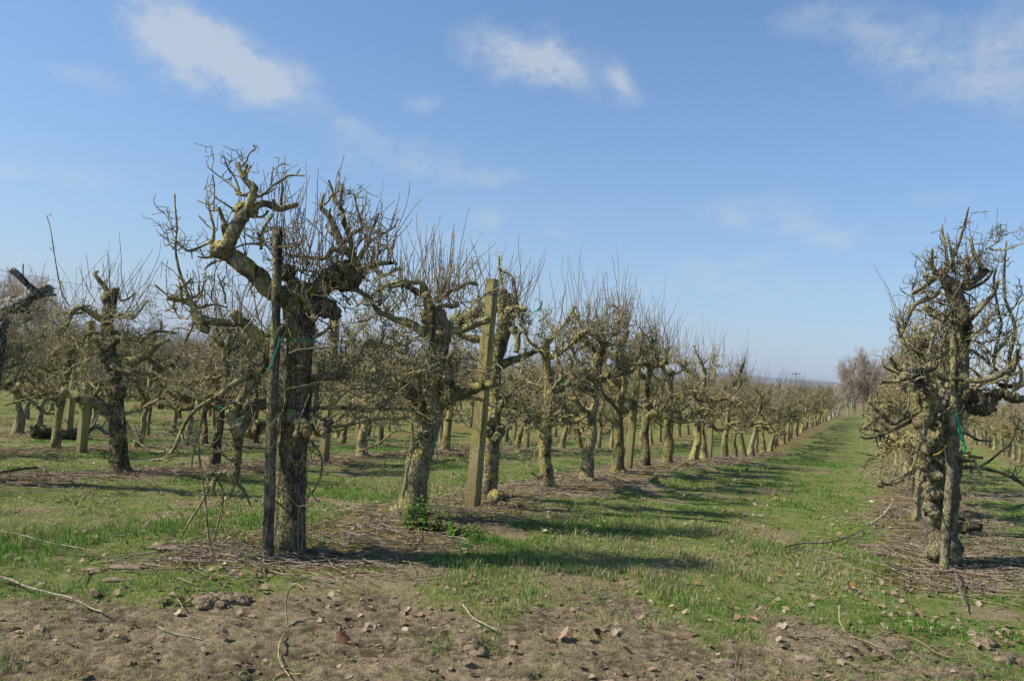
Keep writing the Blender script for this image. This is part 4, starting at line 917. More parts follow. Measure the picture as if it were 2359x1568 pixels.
# ------------------------------------------------------------------ nettles at the foot of tree B
def nettle(cv, x, y, Y, n, h, spread, label, seed):
    rs = np.random.RandomState(seed); ox, oy, s = CV[cv]; p = at_depth(ox + x * s, oy + y * s, Y); p[2] = gz(p[0], p[1])
    e = empty('nettle_plant', p); tag(e, label, 'nettle', 'nettle clumps under the pale tree'); st = MB(); lf = MB()
    for _ in range(n):
        q = np.array([rs.normal(0, spread), rs.normal(0, spread * .6), 0]); W = wander(q, [rs.normal(0, .25), rs.normal(0, .25), 1], h * rs.uniform(.6, 1.1), 7, .12, .03, rs)
        tube(st, W, np.linspace(.004, .002, 8), 4)
        for i in range(1, 8):
            for sgn in (0, math.pi):
                a = i * 1.57 + sgn + rs.normal(0, .2); L = .075 * (1 - .07 * i) * rs.uniform(.7, 1.2); D = np.array([math.cos(a), math.sin(a), rs.uniform(-.35, .25)]); D /= np.linalg.norm(D); S = np.cross(D, [0, 0, 1]); S /= np.linalg.norm(S)
                ts = [0, .12, .22, .35, .5, .65, .8, 1]; wd = [0, .26, .31, .34, .29, .25, .15, 0]; V = []
                for t_, w_ in zip(ts, wd):
                    c_ = W[i] + D * L * t_ + np.array([0, 0, -.25 * L * t_ * t_]); z_ = np.array([0, 0, .1 * L])
                    V += [c_ - S * w_ * L + z_ * (w_ * 3), c_, c_ + S * w_ * L + z_ * (w_ * 3)]
                Q = []
                for m_ in range(7):
                    b0 = m_ * 3; Q += [(b0, b0 + 1, b0 + 4, b0 + 3), (b0 + 1, b0 + 2, b0 + 5, b0 + 4)]
                lf.add(V, Q)
    link('stem', st.mesh('stem', MAT['nettle']), e); link('leaves', lf.mesh('leaves', MAT['nettle']), e)
nettle(4, 450, 1290, 7.5, 12, .34, .06, 'taller leafy green nettle clump at the foot of the pale leaning tree', 1)
nettle(4, 600, 1270, 7.45, 9, .28, .07, 'middle green nettle clump on the twig-strewn ground by the pale tree', 2)
nettle(4, 740, 1310, 7.35, 10, .15, .10, 'low spreading nettle clump, rightmost by the pale tree', 3)

# ------------------------------------------------------------------ sticks, slabs, clods and logs one can tell apart
def bl(x, y): return (x * .5, 1151.8 + y * .5)
def br_(x, y): return (1179.5 + x * .5, 1151.8 + y * .5)
def stick(lines, rpx, label, mat='litter_twig', name='fallen_branch', cat='fallen branch', lifts=None, knob=.16):
    mb = MB(); rpx = rpx * .76
    for li, pts in enumerate(lines):
        P = []
        for i, p in enumerate(pts):
            q = on_ground(*p); r = rpx * q[1] / F; z = gz(q[0], q[1]) + .03 * float(masks(np.array([q[0]]), np.array([q[1]]))[0][0]); P.append([q[0], q[1], z + r * 1.2 + .006 + (lifts[i] if lifts and li == 0 else 0)])
        P = np.array(P); Q = catmull(P, 6); r = rpx * P[:, 1].mean() / F * (1 if li == 0 else .7)
        Q[:, 2] += np.abs(lumpy(Q, 9)) * r * .6; tube(mb, Q, np.linspace(r, r * .6, len(Q)), 7, knob, 45)
        rs = np.random.RandomState(int(abs(pts[0][0])) + li)
        for _ in range(rs.randint(1, 4)):
            i = rs.randint(1, max(2, len(Q) - 1)); dd = rs.normal(0, 1, 3); dd[2] = abs(dd[2]) * .4; spur(mb, Q[i], dd, rs, rs.uniform(.02, .08), r * .5, 4, False)
    o = link(name, mb.mesh(name, MAT[mat])); tag(o, label, cat); return o
stick([[bl(-20, 385), bl(60, 405), bl(120, 425), bl(240, 445), bl(330, 472), bl(420, 508), bl(474, 532)]], 3.6, 'long pale dry stick lying across mud at the lower left edge', 'pale_stick')
stick([[bl(0, 175), bl(60, 182), bl(130, 195), bl(230, 215), bl(330, 235), bl(430, 260)]], 2.2, 'long thin grey stick in grass at the left edge', 'pale_stick')
stick([[bl(1322, 582), bl(1310, 555), bl(1345, 560), bl(1400, 585), bl(1470, 600), bl(1535, 612)]], 3.0, 'dark twig arching up off the mud in the foreground', 'twig', lifts=[0, .10, .20, .18, .09, 0])
stick([[bl(1570, 350), bl(1700, 352), bl(1800, 365), bl(1900, 385), bl(1990, 405)], [bl(1880, 378), bl(1950, 376), bl(2030, 368)], [bl(1790, 330), bl(1802, 290)]], 2.6, 'forked grey branch lying in grass right below the biggest tree', 'litter_twig')
stick([[bl(2130, 515), bl(2180, 560), bl(2240, 600), bl(2310, 630)]], 3.0, 'short pale diagonal stick on bare mud at centre', 'pale_stick')
stick([[bl(725, 615), bl(780, 632), bl(830, 640), bl(930, 660)]], 2.4, 'slim straight pale twig on mud left of centre', 'pale_stick')
stick([[bl(360, 555), bl(440, 570), bl(510, 578)], [bl(508, 572), bl(530, 540), bl(575, 515)]], 2.4, 'pale bent twig forming a hook on mud at left', 'pale_stick')
stick([[bl(360, 402), bl(378, 368), bl(392, 335)]], 2.6, 'short grey stick pointing away in left grass', 'litter_twig')
stick([[bl(1310, 625), bl(1290, 680), bl(1282, 720), bl(1300, 780), bl(1335, 832)], [bl(1296, 780), bl(1340, 790), bl(1385, 810)]], 2.8, 'crooked dark twig running to the bottom edge left of centre', 'twig')
stick([[bl(770, 445), bl(800, 470), bl(835, 500), bl(850, 515)], [bl(700, 495), bl(770, 485), bl(850, 470)], [bl(800, 440), bl(850, 425), bl(900, 405)]], 2.2, 'dark crossed twigs beside the earth clods at left', 'twig')
stick([[bl(860, 525), bl(950, 530), bl(1040, 540), bl(1115, 545)], [bl(1030, 490), bl(1070, 515), bl(1110, 540)]], 2.0, 'thin twig lying just below the earth clods', 'litter_twig')
stick([[br_(1645, 142), br_(1680, 120), br_(1715, 92), br_(1747, 66)]], 2.9, 'peeled white stick slanting in grass beside the right row', 'white', 'white_stick', 'stick', lifts=[.01, .05, .09, .13], knob=.05)
stick([[br_(1260, 238), br_(1330, 220), br_(1450, 210), br_(1530, 190), br_(1585, 172), br_(1612, 158)]], 3.0, 'brown stick in the grass pointing up to the white stick', 'litter_twig')
stick([[br_(1720, 636), br_(1850, 660), br_(1900, 685), br_(1950, 710), br_(2010, 750), br_(2085, 756)]], 3.0, 'orange-brown peeled twig lying on mud at lower right', 'cut')
stick([[br_(1222, 650), br_(1350, 645), br_(1500, 645), br_(1620, 660), br_(1700, 692)]], 2.6, 'long dark twig lying level on mud, right of centre', 'twig')
stick([[br_(1502, 590), br_(1510, 620), br_(1560, 640), br_(1580, 655)], [br_(1530, 600), br_(1525, 620), br_(1560, 640)]], 3.0, 'dark forked twig sticking up above the level twig', 'twig', lifts=[.12, .04, 0, 0])
stick([[br_(1455, 695), br_(1490, 735), br_(1520, 760), br_(1600, 802)]], 3.0, 'grey twig slanting to the bottom edge right of centre', 'litter_twig')
stick([[br_(2036, 358), br_(2050, 410), br_(2064, 450), br_(2098, 528)]], 3.2, 'purple-grey stick stuck upright below the right tree', 'shoot', lifts=[.06, .05, .03, 0])
stick([[br_(2100, 642), br_(2180, 655), br_(2192, 690)], [br_(2180, 640), br_(2230, 625), br_(2275, 625)]], 3.0, 'branched grey twig near the lower right edge', 'litter_twig')
stick([[br_(1690, 705), br_(1730, 730), br_(1765, 752)]], 2.6, 'short twig by the pale leaves at lower right', 'litter_twig')
stick([[br_(1680, 690), br_(1760, 688), br_(1830, 678)]], 2.4, 'short level dark twig at lower right', 'twig')
stick([[br_(1900, 742), br_(1990, 770), br_(2080, 790), br_(2160, 808)]], 2.0, 'thin twig along the lower right grass', 'litter_twig')
stick([[br_(1260, 268), br_(1330, 256), br_(1430, 258), br_(1530, 288)]], 2.0, 'thin curved grey twig in the alley grass', 'litter_twig')
stick([[br_(1420, 306), br_(1460, 298), br_(1496, 294)]], 2.6, 'short orange-tan twig in the alley grass', 'pale_stick')
stick([[(0, 1098), (30, 1094), (57, 1091), (95, 1089), (104, 1098)], [(92, 1090), (108, 1092), (118, 1100)]], 5.5, 'thick dark fallen branch on the ground at the left edge', 'bark_dark')
def at_row_px(x, y): return on_ground(x, y)
lg = MB(); P = np.array([on_ground(*p) for p in [(84, 1009), (104, 1008), (128, 1009), (150, 1011), (178, 1011), (186, 1008)]]); P[:, 2] = ground(P[:, 0], P[:, 1]) + .11; P = catmull(P, 4)
tube(lg, P, np.linspace(.14, .11, len(P)), 12, .2, 8); lump(lg, P[0] + [0, 0, .06], .17, 5, (1, .9, .9), .4)
tag(link('fallen_log', lg.mesh('fallen_log', MAT['bark_dark'])), 'dark fallen log with its root end, lying behind the left trunks', 'log')
dw = MB()
for pts, up, r in [([(198, 1000), (212, 992), (228, 997), (240, 1000), (254, 1002)], [.05, .2, .22, .12, .1], .055), ([(205, 998), (214, 985), (222, 972)], [.1, .3, .55], .035), ([(228, 997), (236, 985), (244, 974)], [.2, .35, .5], .03), ([(188, 998), (182, 990), (176, 985)], [.1, .2, .3], .03)]:
    P = np.array([on_ground(p[0], 1004 + (p[0] - 198) * .06) for p in pts]); P[:, 2] = ground(P[:, 0], P[:, 1]) + up; P = catmull(P, 4); tube(dw, P, np.linspace(r, r * .7, len(P)), 8, .25, 14)
tag(link('dead_branch', dw.mesh('dead_branch', MAT['dead'])), 'bleached dead branch heap on grass behind the dark left trunk', 'fallen branch')
st = MB(); q = on_ground(2218, 1232); lump(st, q + np.array([0.02, .25, .08]), .16, 3, (1.3, .8, .6), .35); lump(st, q + np.array([.25, .28, .05]), .11, 8, (1.2, .8, .7), .45)
tag(link('rotten_stump', st.mesh('rotten_stump', MAT['bark_dark'])), 'rotten brown stump piece behind the burred tree at right', 'stump')

def heap(px, items, label, name, mat, seed):
    mb = MB(); rs = np.random.RandomState(seed)
    for _ in range(items):
        q = on_ground(px[0] + rs.normal(0, px[2]), px[1] + rs.normal(0, px[3])); r = rs.uniform(.012, .042) * px[4]
        lump(mb, [q[0], q[1], gz(q[0], q[1]) + r * .35], r, rs.randint(999), (rs.uniform(.8, 1.5), rs.uniform(.8, 1.3), rs.uniform(.5, .8)), .38, 2.6)
    tag(link(name, mb.mesh(name, MAT[mat])), label, 'earth clods' if 'clod' in name else 'earth slab'); 
MAT['clod'] = simple('dry_clod', (.30, .235, .16), .98, .5, 45, .05, 1)
heap((480, 1391, 14, 5, 1.1), 34, 'crumbled heap of dark earth clods on the mud, left one of two', 'clod_heap', 'clod', 1)
heap((545, 1386, 12, 4, 1.0), 26, 'smaller heap of earth clods just right of the larger heap', 'clod_heap', 'clod', 2)
heap((2270, 1488, 10, 5, 1.0), 16, 'earth clods at centre right mud edge', 'clod_heap', 'clod', 3)
heap((1095, 1490, 14, 7, 1.0), 26, 'low clod heap on mud near the short diagonal stick', 'clod_heap', 'clod', 4)
def slab(px, r, label, seed, sq=(1.5, .9, .22), mat='stone'):
    mb = MB(); q = on_ground(*px); lump(mb, [q[0], q[1], gz(q[0], q[1]) + r * .12], r, seed, sq, .3, 1.8); tag(link('earth_slab', mb.mesh('earth_slab', MAT[mat])), label, 'stone')
slab(bl(775, 216), .085, 'flat pale slab lying in the twigs left of the biggest tree', 1, (1.7, .8, .12)); slab(bl(592, 320), .075, 'flat pale slab in grass left of the biggest tree, nearest one', 2, (1.7, .8, .1)); slab(bl(530, 368), .05, 'small tilted pale slab at left where grass meets mud', 3, (1.5, .9, .3)); slab(bl(440, 330), .055, 'dark-edged flat slab at left, above the small tilted slab', 4, (1.5, .9, .25))
slab(br_(2260, 740), .05, 'pale rounded stone at the lower right edge', 5, (1.3, 1, .6)); slab(br_(1360, 746), .06, 'flat pale stone in mud at lower right of centre', 6, (1.5, .9, .45)); slab(br_(980, 742), .045, 'small pale stone in mud at the lower centre', 7, (1.3, .9, .5)); slab(bl(1690, 160), .035, 'small pale lump among twigs in front of the pale tree', 8, (1, 1, .8)); slab((2010, 1157), .03, 'small white lump on the strip under the right row', 9, (1.6, 1, .6), 'white')

# ------------------------------------------------------------------ leaves
def leaf_shape(L, rs, lobed=True):
    ts = np.linspace(0, 1, 9); base = np.sin(ts ** .85 * math.pi) * .34 + .02; lob = 1 + (.35 * np.sin(ts * 22 + rs.uniform(0, 6)) if lobed else 0); w = base * lob; w[0] = .02; w[-1] = 0
    curl = rs.uniform(-.5, .9); fold = rs.uniform(.1, .9); tw = rs.normal(0, .5); V = []
    for t, ww in zip(ts, w):
        z = curl * t * t * .5; V += [[t, -ww, z + fold * ww + tw * t * ww], [t, 0, z], [t, ww, z + fold * ww * rs.uniform(.6, 1.3) - tw * t * ww]]
    V = np.array(V) * L; V[:, 0] -= L * .5
    Q = []
    for m_ in range(8): b0 = m_ * 3; Q += [(b0, b0 + 1, b0 + 4, b0 + 3), (b0 + 1, b0 + 2, b0 + 5, b0 + 4)]
    return V, Q
def rot3(rs, tilt=.35):
    a = rs.uniform(0, 6.28); m = Matrix.Rotation(a, 3, 'Z') @ Matrix.Rotation(rs.normal(0, tilt), 3, 'X') @ Matrix.Rotation(rs.normal(0, tilt), 3, 'Y'); return np.array(m)
LEAFC = [(.36, .28, .20), (.29, .215, .145), (.42, .34, .25), (.22, .155, .10), (.34, .225, .14)]
def big_leaf(px, L, c, label, seed, tilt=.5):
    rs = np.random.RandomState(seed); V, Q = leaf_shape(L, rs); q = on_ground(*px); V = V @ rot3(rs, tilt).T; V = V + [q[0], q[1], gz(q[0], q[1]) - V[:, 2].min() + .004]
    mb = MB(); mb.add(V, Q, None, np.tile([*c, 1], (len(V), 1))); tag(link('dry_leaf', mb.mesh('dry_leaf', MAT['leaf'])), label, 'leaf')
big_leaf(br_(240, 655), .10, (.40, .28, .20), 'large pinkish-tan curled leaf standing on mud at bottom centre', 1, .8); big_leaf(br_(1258, 695), .09, (.38, .28, .2), 'tan oak leaf on mud at lower right of centre', 2, .6); big_leaf(br_(1630, 690), .09, (.34, .24, .17), 'tan lobed leaf beside short twigs at lower right', 3, .6); big_leaf(br_(580, 553), .085, (.40, .32, .23), 'pale tan leaf at the mud edge, centre right', 4, .3)
big_leaf(br_(840, 628), .05, (.30, .13, .05), 'small rust-brown leaf on mud, centre right', 5, .4); big_leaf(br_(1572, 402), .06, (.36, .15, .06), 'orange leaf in the alley grass near right row', 6, .4); big_leaf(br_(435, 372), .085, (.40, .32, .25), 'pale leaf on the bare patch at the alley mouth', 7, .5); big_leaf(br_(385, 632), .07, (.12, .055, .035), 'dark brown leaf on mud right of the pinkish leaf', 8, .3); big_leaf(br_(530, 708), .075, (.15, .07, .035), 'dark curled leaf on mud lower centre right', 9, .6)
big_leaf(bl(1580, 660), .09, (.34, .16, .10), 'reddish curled leaf pair on mud right of the arching twig', 10, .7); big_leaf(bl(2310, 665), .075, (.17, .1, .05), 'brown leaf at tip of the diagonal stick', 11, .6); big_leaf(bl(905, 302), .06, (.46, .30, .2), 'pinkish leaf in pale grass left of the biggest tree', 12, .4); big_leaf(bl(1200, 340), .09, (.45, .34, .24), 'pale leaf cluster in grass below the wooden stake', 13, .5); big_leaf(br_(210, 150), .08, (.42, .32, .23), 'pale leaf in shaded grass at the alley mouth', 14, .4); big_leaf(br_(130, 238), .09, (.44, .30, .2), 'pinkish leaf by the shadow at the alley mouth', 15, .5); big_leaf(bl(1030, 660), .07, (.42, .34, .24), 'pale crumpled leaf on mud left of the arching twig', 16, .5)

def scatter_xy(n, y0, y1, power, rs, side=.70):
    u = rs.rand(n); e = 2 - power
    Y = (y0 ** e + u * (y1 ** e - y0 ** e)) ** (1 / e) if abs(e) > 1e-6 else y0 * (y1 / y0) ** u
    X = rs.uniform(-1, 1, n) * (side * Y + .8); return X, Y

def build_leaves():
    rs = np.random.RandomState(77); mb = MB(); X, Y = scatter_xy(23000, 3.3, 34, 1.9, rs); g, l, mud, n1, n2, n3, patch = masks(X, Y); Z = ground(X, Y)
    cl = fbm(X * 1.6 + 9, Y * 1.6, 91, 3); shapes = [leaf_shape(1, rs, i % 2 == 0) for i in range(24)]
    for i in range(len(X)):
        if rs.rand() > (.15 + 2.4 * max(0, cl[i] - .50)) * (1.2 if mud[i] < .5 else .5): continue
        V, Q = shapes[rs.randint(24)]; V = V @ rot3(rs, .3).T * rs.uniform(.025, .065); V = V + [X[i], Y[i], Z[i] - V[:, 2].min() * .6 + (.012 if g[i] > .5 else .003)]
        c = np.array(LEAFC[rs.randint(5)]) * rs.uniform(.85, 1.4); mb.add(V, Q, None, np.tile([*c, 1], (len(V), 1)))
    tag(link('leaf_litter', mb.mesh('leaf_litter', MAT['leaf'])), 'scattered dry brown leaves over grass and mud', 'leaves', kind='stuff')
build_leaves()

def build_litter():
    rs = np.random.RandomState(78); mb = MB(); n = 0
    X, Y = scatter_xy(30000, 5.2, 34, 1.7, rs); g, l, mud, n1, n2, n3, patch = masks(X, Y); cl = fbm(X * .8, Y * .8, 95, 3)
    k = row_k(X, Y)
    for i in range(len(X)):
        keep = l[i] * (.42 + 1.6 * max(0, cl[i] - .45)) + .010 + (.02 if mud[i] > .5 else 0)
        if rs.rand() > keep: continue
        L = rs.uniform(.12, .8) if l[i] > .4 else rs.uniform(.05, .25); a = rs.normal(0, .45) if rs.rand() < .6 else rs.uniform(0, 6.28)
        m = 4; W = wander([0, 0, 0], [math.cos(a), math.sin(a), 0], L, m, .2, 0, rs); W[:, :2] += [X[i], Y[i]]
        W[:, 2] = ground(W[:, 0], W[:, 1]) + .006 + np.abs(rs.normal(0, .014)) + np.linspace(0, rs.uniform(0, .05), m + 1); r = rs.uniform(.0028, .0062) * (1 + .04 * max(0, Y[i] - 8))
        tube(mb, W, np.linspace(r, r * .6, m + 1), 4, cap=False); n += 1
        if L > .3 and rs.rand() < .45:
            f_ = wander(W[2], W[3] - W[1] + rs.normal(0, .5, 3) * L * [1, 1, .15], L * .4, 3, .2, 0, rs); tube(mb, f_, np.linspace(r * .7, r * .4, 4), 3, cap=False)
    print('litter', n)
    tag(link('pruning_litter', mb.mesh('pruning_litter', MAT['litter_twig'])), 'pruned twigs strewn thickly along the bare strips under the rows', 'twigs', kind='stuff')
build_litter()

def build_clods():
    import bmesh
    bm = bmesh.new(); bmesh.ops.create_icosphere(bm, subdivisions=1, radius=1); IV = np.array([v.co[:] for v in bm.verts]); IT = np.array([[v.index for v in f.verts] for f in bm.faces]); bm.free()
    rs = np.random.RandomState(79); mb = MB(); X, Y = scatter_xy(22000, 3.4, 10, 2.2, rs); g, l, mud, n1, n2, n3, patch = masks(X, Y); Z = ground(X, Y); cl = fbm(X * 2.2, Y * 3, 93, 3)
    for i in range(len(X)):
        if rs.rand() > (mud[i] * .9 + .1 * l[i]) * (.3 + 2.4 * max(0, cl[i] - .5)): continue
        r = rs.gamma(2.2, .0022) * (1 + 1.2 * (rs.rand() < .06)); V = IV * (1 + rs.normal(0, .2, (len(IV), 1))) * r * np.array([rs.uniform(.8, 1.6), rs.uniform(.8, 1.3), rs.uniform(.45, .8)]); V = V @ rot3(rs, .2).T + [X[i], Y[i], Z[i] + r * .2]; mb.add(V, None, IT)
    tag(link('soil_crumbs', mb.mesh('soil_crumbs', MAT['clod'], False)), 'small crumbs and clods of dry earth on the mud', 'soil', kind='stuff')
build_clods()

# ------------------------------------------------------------------ grass
def build_grass():
    rs = np.random.RandomState(80)
    nt_ = 130000; X0, Y0 = scatter_xy(nt_, 3.3, 50, 1.75, rs, .69); g, l, mud, n1, n2, n3, patch = masks(X0, Y0)
    keep = rs.rand(nt_) < g * .95 + .02; X0, Y0, g, mud, l, n1, n2, n3, patch = [q[keep] for q in (X0, Y0, g, mud, l, n1, n2, n3, patch)]
    per = 5; X = np.repeat(X0, per); Y = np.repeat(Y0, per); N = len(X); sp = .018 * (1 + .06 * Y)
    X = X + rs.normal(0, 1, N) * sp; Y = Y + rs.normal(0, 1, N) * sp; Z = ground(X, Y) - .005
    lush = np.repeat(fbm(X0 * 1.1 + 5, Y0 * 1.1, 97, 3), per); g = np.repeat(g, per); mud = np.repeat(mud, per); n3 = np.repeat(n3, per); n2 = np.repeat(n2, per); patch = np.repeat(patch, per)
    H = (.022 + .075 * np.clip(lush - .34, 0, 1) ** 1.0 * 1.6) * rs.uniform(.55, 1.35, N) * (1 - .48 * mud); H *= 1 - .3 * patch
    cl_ = np.repeat(sstep(.55, .68, fbm(X0 * 3.6, Y0 * 3.6, 101, 3)), per); H = H * (1 + .75 * cl_); H *= .8 * (1 - .3 * sstep(7, 12, Y))
    Wd = .0021 * (Y / 5) ** .75 * rs.uniform(.7, 1.3, N); a = rs.uniform(0, 6.283, N); lean = np.abs(rs.normal(.35, .4, N)) * H; la = rs.uniform(0, 6.283, N)
    sx, sy = np.cos(a) * Wd, np.sin(a) * Wd; lx, ly = np.cos(la) * lean, np.sin(la) * lean
    V = np.empty((N, 5, 3)); V[:, 0] = np.stack([X - sx, Y - sy, Z], 1); V[:, 1] = np.stack([X + sx, Y + sy, Z], 1)
    mx, my, mz = X + lx * .35, Y + ly * .35, Z + H * .6; V[:, 2] = np.stack([mx + sx * .8, my + sy * .8, mz], 1); V[:, 3] = np.stack([mx - sx * .8, my - sy * .8, mz], 1); V[:, 4] = np.stack([X + lx, Y + ly, Z + H], 1)
    b0 = np.arange(N)[:, None] * 5; Q = b0 + np.array([[0, 1, 2, 3]]); T = b0 + np.array([[3, 2, 4]])
    strawp = np.clip(.14 + 1.9 * (fbm(X * .7 + 3, Y * .7, 99, 3) - .46) + .25 * patch + .1 * mud, .05, .75); straw = rs.rand(N) < strawp
    gr = np.stack([rs.uniform(.10, .19, N), rs.uniform(.29, .41, N), rs.uniform(.03, .06, N)], 1); dk = rs.uniform(.6, 1.1, N)[:, None]; stw = np.stack([rs.uniform(.45, .62, N), rs.uniform(.39, .52, N), rs.uniform(.21, .30, N)], 1)
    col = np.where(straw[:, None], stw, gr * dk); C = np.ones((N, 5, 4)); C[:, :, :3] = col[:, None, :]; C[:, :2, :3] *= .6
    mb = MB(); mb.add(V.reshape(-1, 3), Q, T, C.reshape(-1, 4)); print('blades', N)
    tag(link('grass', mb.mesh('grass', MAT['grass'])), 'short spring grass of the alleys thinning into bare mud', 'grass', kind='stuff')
build_grass()
# ------------------------------------------------------------------ trees and pole beyond the orchard
_bt = {}
def bare_tree(x, Y, H, seed, label, group, crown_w=.32, ymul=1, stems=1, name='bare_tree', twig=.016, dens=1.0):
    rs = np.random.RandomState(seed); p = at_depth(x, 960, Y); X = p[0]; z = gz(X, Y); e = empty(name, (X, Y, z)); tag(e, label, 'bare tree', group)
    key = (seed % 3, crown_w)
    if key in _bt:
        m1, m2, H0 = _bt[key]; e.scale = (H / H0,) * 3; e.rotation_euler = (0, 0, seed * 1.9); link('trunk', m1, e); link('crown', m2, e); return
    tk, cr = MB(), MB()
    def grow(p, d, L, r, lvl):
        n = 5; P = wander(p, d, L, n, .08 + .04 * lvl, .05, rs); R = np.linspace(r, r * .55, n + 1); tube(tk if lvl <= 1 else cr, P, R, 6 if lvl < 2 else 3, .06 if lvl < 2 else 0, 3, cap=False)
        if lvl >= 4: return
        cnt = {0: 9, 1: 7, 2: 6, 3: 5}[lvl]
        for c in range(int(cnt * (dens if lvl > 1 else 1) + rs.rand() * .99)):
            i = rs.randint(2 if lvl == 0 else 1, n + 1); dd = P[min(i, n)] - P[i - 1]; dd /= np.linalg.norm(dd); dd = dd + rs.normal(0, .42, 3) * (1, 1, .35) + [0, 0, .15]; grow(P[i], dd, L * rs.uniform(.42, .62) * (crown_w / .32 if lvl == 0 else 1), max(twig * .5, R[i] * .5), lvl + 1)
    for s_ in range(stems): grow(np.array([rs.normal(0, .2) if stems > 1 else 0, rs.normal(0, .2) if stems > 1 else 0, -.1]), [rs.normal(0, .07), rs.normal(0, .07), 1], H * .72, H * .016, 0)
    _bt[key] = (tk.mesh('trunk', MAT['far_trunk'], True), cr.mesh('crown', MAT['far_crown'], True), H); link('trunk', _bt[key][0], e); link('crown', _bt[key][1], e)
grp = 'tall bare trees closing the far end of the alley'
for i, (x, H, lab) in enumerate([(1952, 5.1, 'shortest leftmost bare tree closing the far end of the grass alley'), (1968, 6.1, 'second tall bare tree from left at the far end of the alley'), (1984, 6.6, 'pale-stemmed tall bare tree standing at the middle of the alley end'), (2000, 6.7, 'tallest bare tree at the far alley end, with reddish twigs'), (2017, 6.4, 'bare tree at the alley end just left of the right row'), (2034, 5.9, 'bare tree at the alley end partly behind the right row')]):
    bare_tree(x, 101 + (i % 3) * 2.5, H, 500 + i, lab, grp, .30, twig=.022, stems=2)
for i, (x, Y, H) in enumerate([(18, 118, 6.6), (52, 126, 7.6), (78, 132, 6.4), (-12, 120, 6.6)]):
    bare_tree(x, Y, H, 520 + i, ['bare hazy tree on the left skyline, at the frame edge behind the silver limb', 'tallest hazy bare tree on the left skyline under the silver limb', 'right-hand hazy bare tree of the left skyline group', 'hazy bare tree cut by the left frame edge'][i], 'hazy trees on the left skyline', .5, twig=.03, stems=2)

def far_wood():
    rs = np.random.RandomState(90); mb = MB()
    for i in range(520):
        Y = rs.uniform(230, 330); x = rs.uniform(1560, 2420) if i % 3 else rs.uniform(1880, 2420)
        p = at_depth(x, 900, Y); X = p[0]; z = float(height0(X, Y)); top = z + rs.uniform(3.0, 5.4) + 1.6 * sstep(1700, 1950, x) ; d0 = np.array([X, Y, z])
        tube(mb, [d0, [X, Y, top - 1]], [.12, .05], 4, cap=False)
        for _ in range(34):
            h = rs.uniform(.35, .95); a = rs.uniform(0, 6.28); q = d0 + [0, 0, (top - z) * h * .8]; r = rs.uniform(.6, 2.0); tube(mb, [q, q + [math.cos(a) * r, math.sin(a) * r * .6, rs.uniform(.3, 1.6)]], [.07, .03], 3, cap=False)
    tag(link('far_wood', mb.mesh('far_wood', MAT['far_crown'])), 'brown haze of bare woodland on the slope beyond the far end of the rows', 'wood', kind='stuff')
far_wood()

def power_pole():
    Y = 260.0; p = at_depth(1832, 886, Y); X, z1 = p[0], at_depth(1833, 859, Y)[2]; e = empty('power_pole', (X, Y, height0(X, Y))); tag(e, 'distant wooden power pole with crossarm rising above the orchard rows', 'power pole')
    b0 = np.array([X, Y, float(height0(X, Y))]); pm = MB(); tube(pm, [[0, 0, 0], [.0, 0, z1 - b0[2] + .3]], [.17, .13], 8); link('pole_shaft', pm.mesh('pole_shaft', MAT['old_wood']), e)
    am = MB(); tube(am, [[-1.35, -.15, z1 - b0[2] - .35], [1.35, -.15, z1 - b0[2] - .15]], [.1, .1], 6); link('crossarm', am.mesh('crossarm', MAT['old_wood']), e)
    for q in (-1.25, 0, 1.25):
        im = MB(); zz = z1 - b0[2] - .25 + q * .07 + (.35 if q == 0 else 0); tube(im, [[q, -.15, zz], [q, -.15, zz + .2], [q, -.15, zz + .45]], [.08, .13, .08], 6); link('insulator', im.mesh('insulator', MAT['wire']), e)
power_pole()

# ------------------------------------------------------------------ sky and sun
EL = math.radians(41); AZ = math.radians(10)      # sun to the left, a touch behind the viewer
sv = Vector((-math.cos(EL) * math.cos(AZ), -math.cos(EL) * math.sin(AZ), math.sin(EL)))
sun_d = bpy.data.lights.new('sun', 'SUN'); sun_d.energy = 5.0; sun_d.angle = math.radians(.53); sun_d.color = (1, .91, .75)
sun = bpy.data.objects.new('sun', sun_d); COL.objects.link(sun); sun.rotation_euler = sv.to_track_quat('Z', 'Y').to_euler()

W = bpy.data.worlds.new('World'); SC.world = W; W.use_nodes = True; t_ = W.node_tree; t_.nodes.clear(); g = G(t_)
sky = g.n('ShaderNodeTexSky', sky_type='NISHITA'); sky.sun_disc = False; sky.sun_elevation = EL; sky.sun_rotation = math.atan2(sv.x, sv.y) % (2 * math.pi)
sky.air_density = 1.0; sky.dust_density = .6; sky.ozone_density = 2.2; sky.altitude = 50
SKYS = .17
tc = g.n('ShaderNodeTexCoord').outputs['Generated']
nz = g.n('ShaderNodeTexNoise'); nz.inputs['Scale'].default_value = 13; nz.inputs['Detail'].default_value = 6; nz.inputs['Roughness'].default_value = .6; g.l(tc, nz.inputs['Vector'])
def vmath(op, a, b):
    nd = g.n('ShaderNodeVectorMath', operation=op)
    for i, v in enumerate((a, b)):
        if isinstance(v, bpy.types.NodeSocket): g.l(v, nd.inputs[i])
        else: nd.inputs[i].default_value = v
    return nd
warp = vmath('SCALE', vmath('SUBTRACT', nz.outputs['Color'], (.5, .5, .5)).outputs[0], (0, 0, 0)); warp.inputs['Scale'].default_value = .06
dirv = vmath('ADD', tc, warp.outputs[0]).outputs[0]
nf = g.n('ShaderNodeTexNoise'); nf.inputs['Scale'].default_value = 21; nf.inputs['Detail'].default_value = 7; nf.inputs['Roughness'].default_value = .7
mpg = g.n('ShaderNodeMapping'); mpg.inputs['Scale'].default_value = (1, 1, 1.7); g.l(tc, mpg.inputs[0]); g.l(mpg.outputs[0], nf.inputs['Vector'])
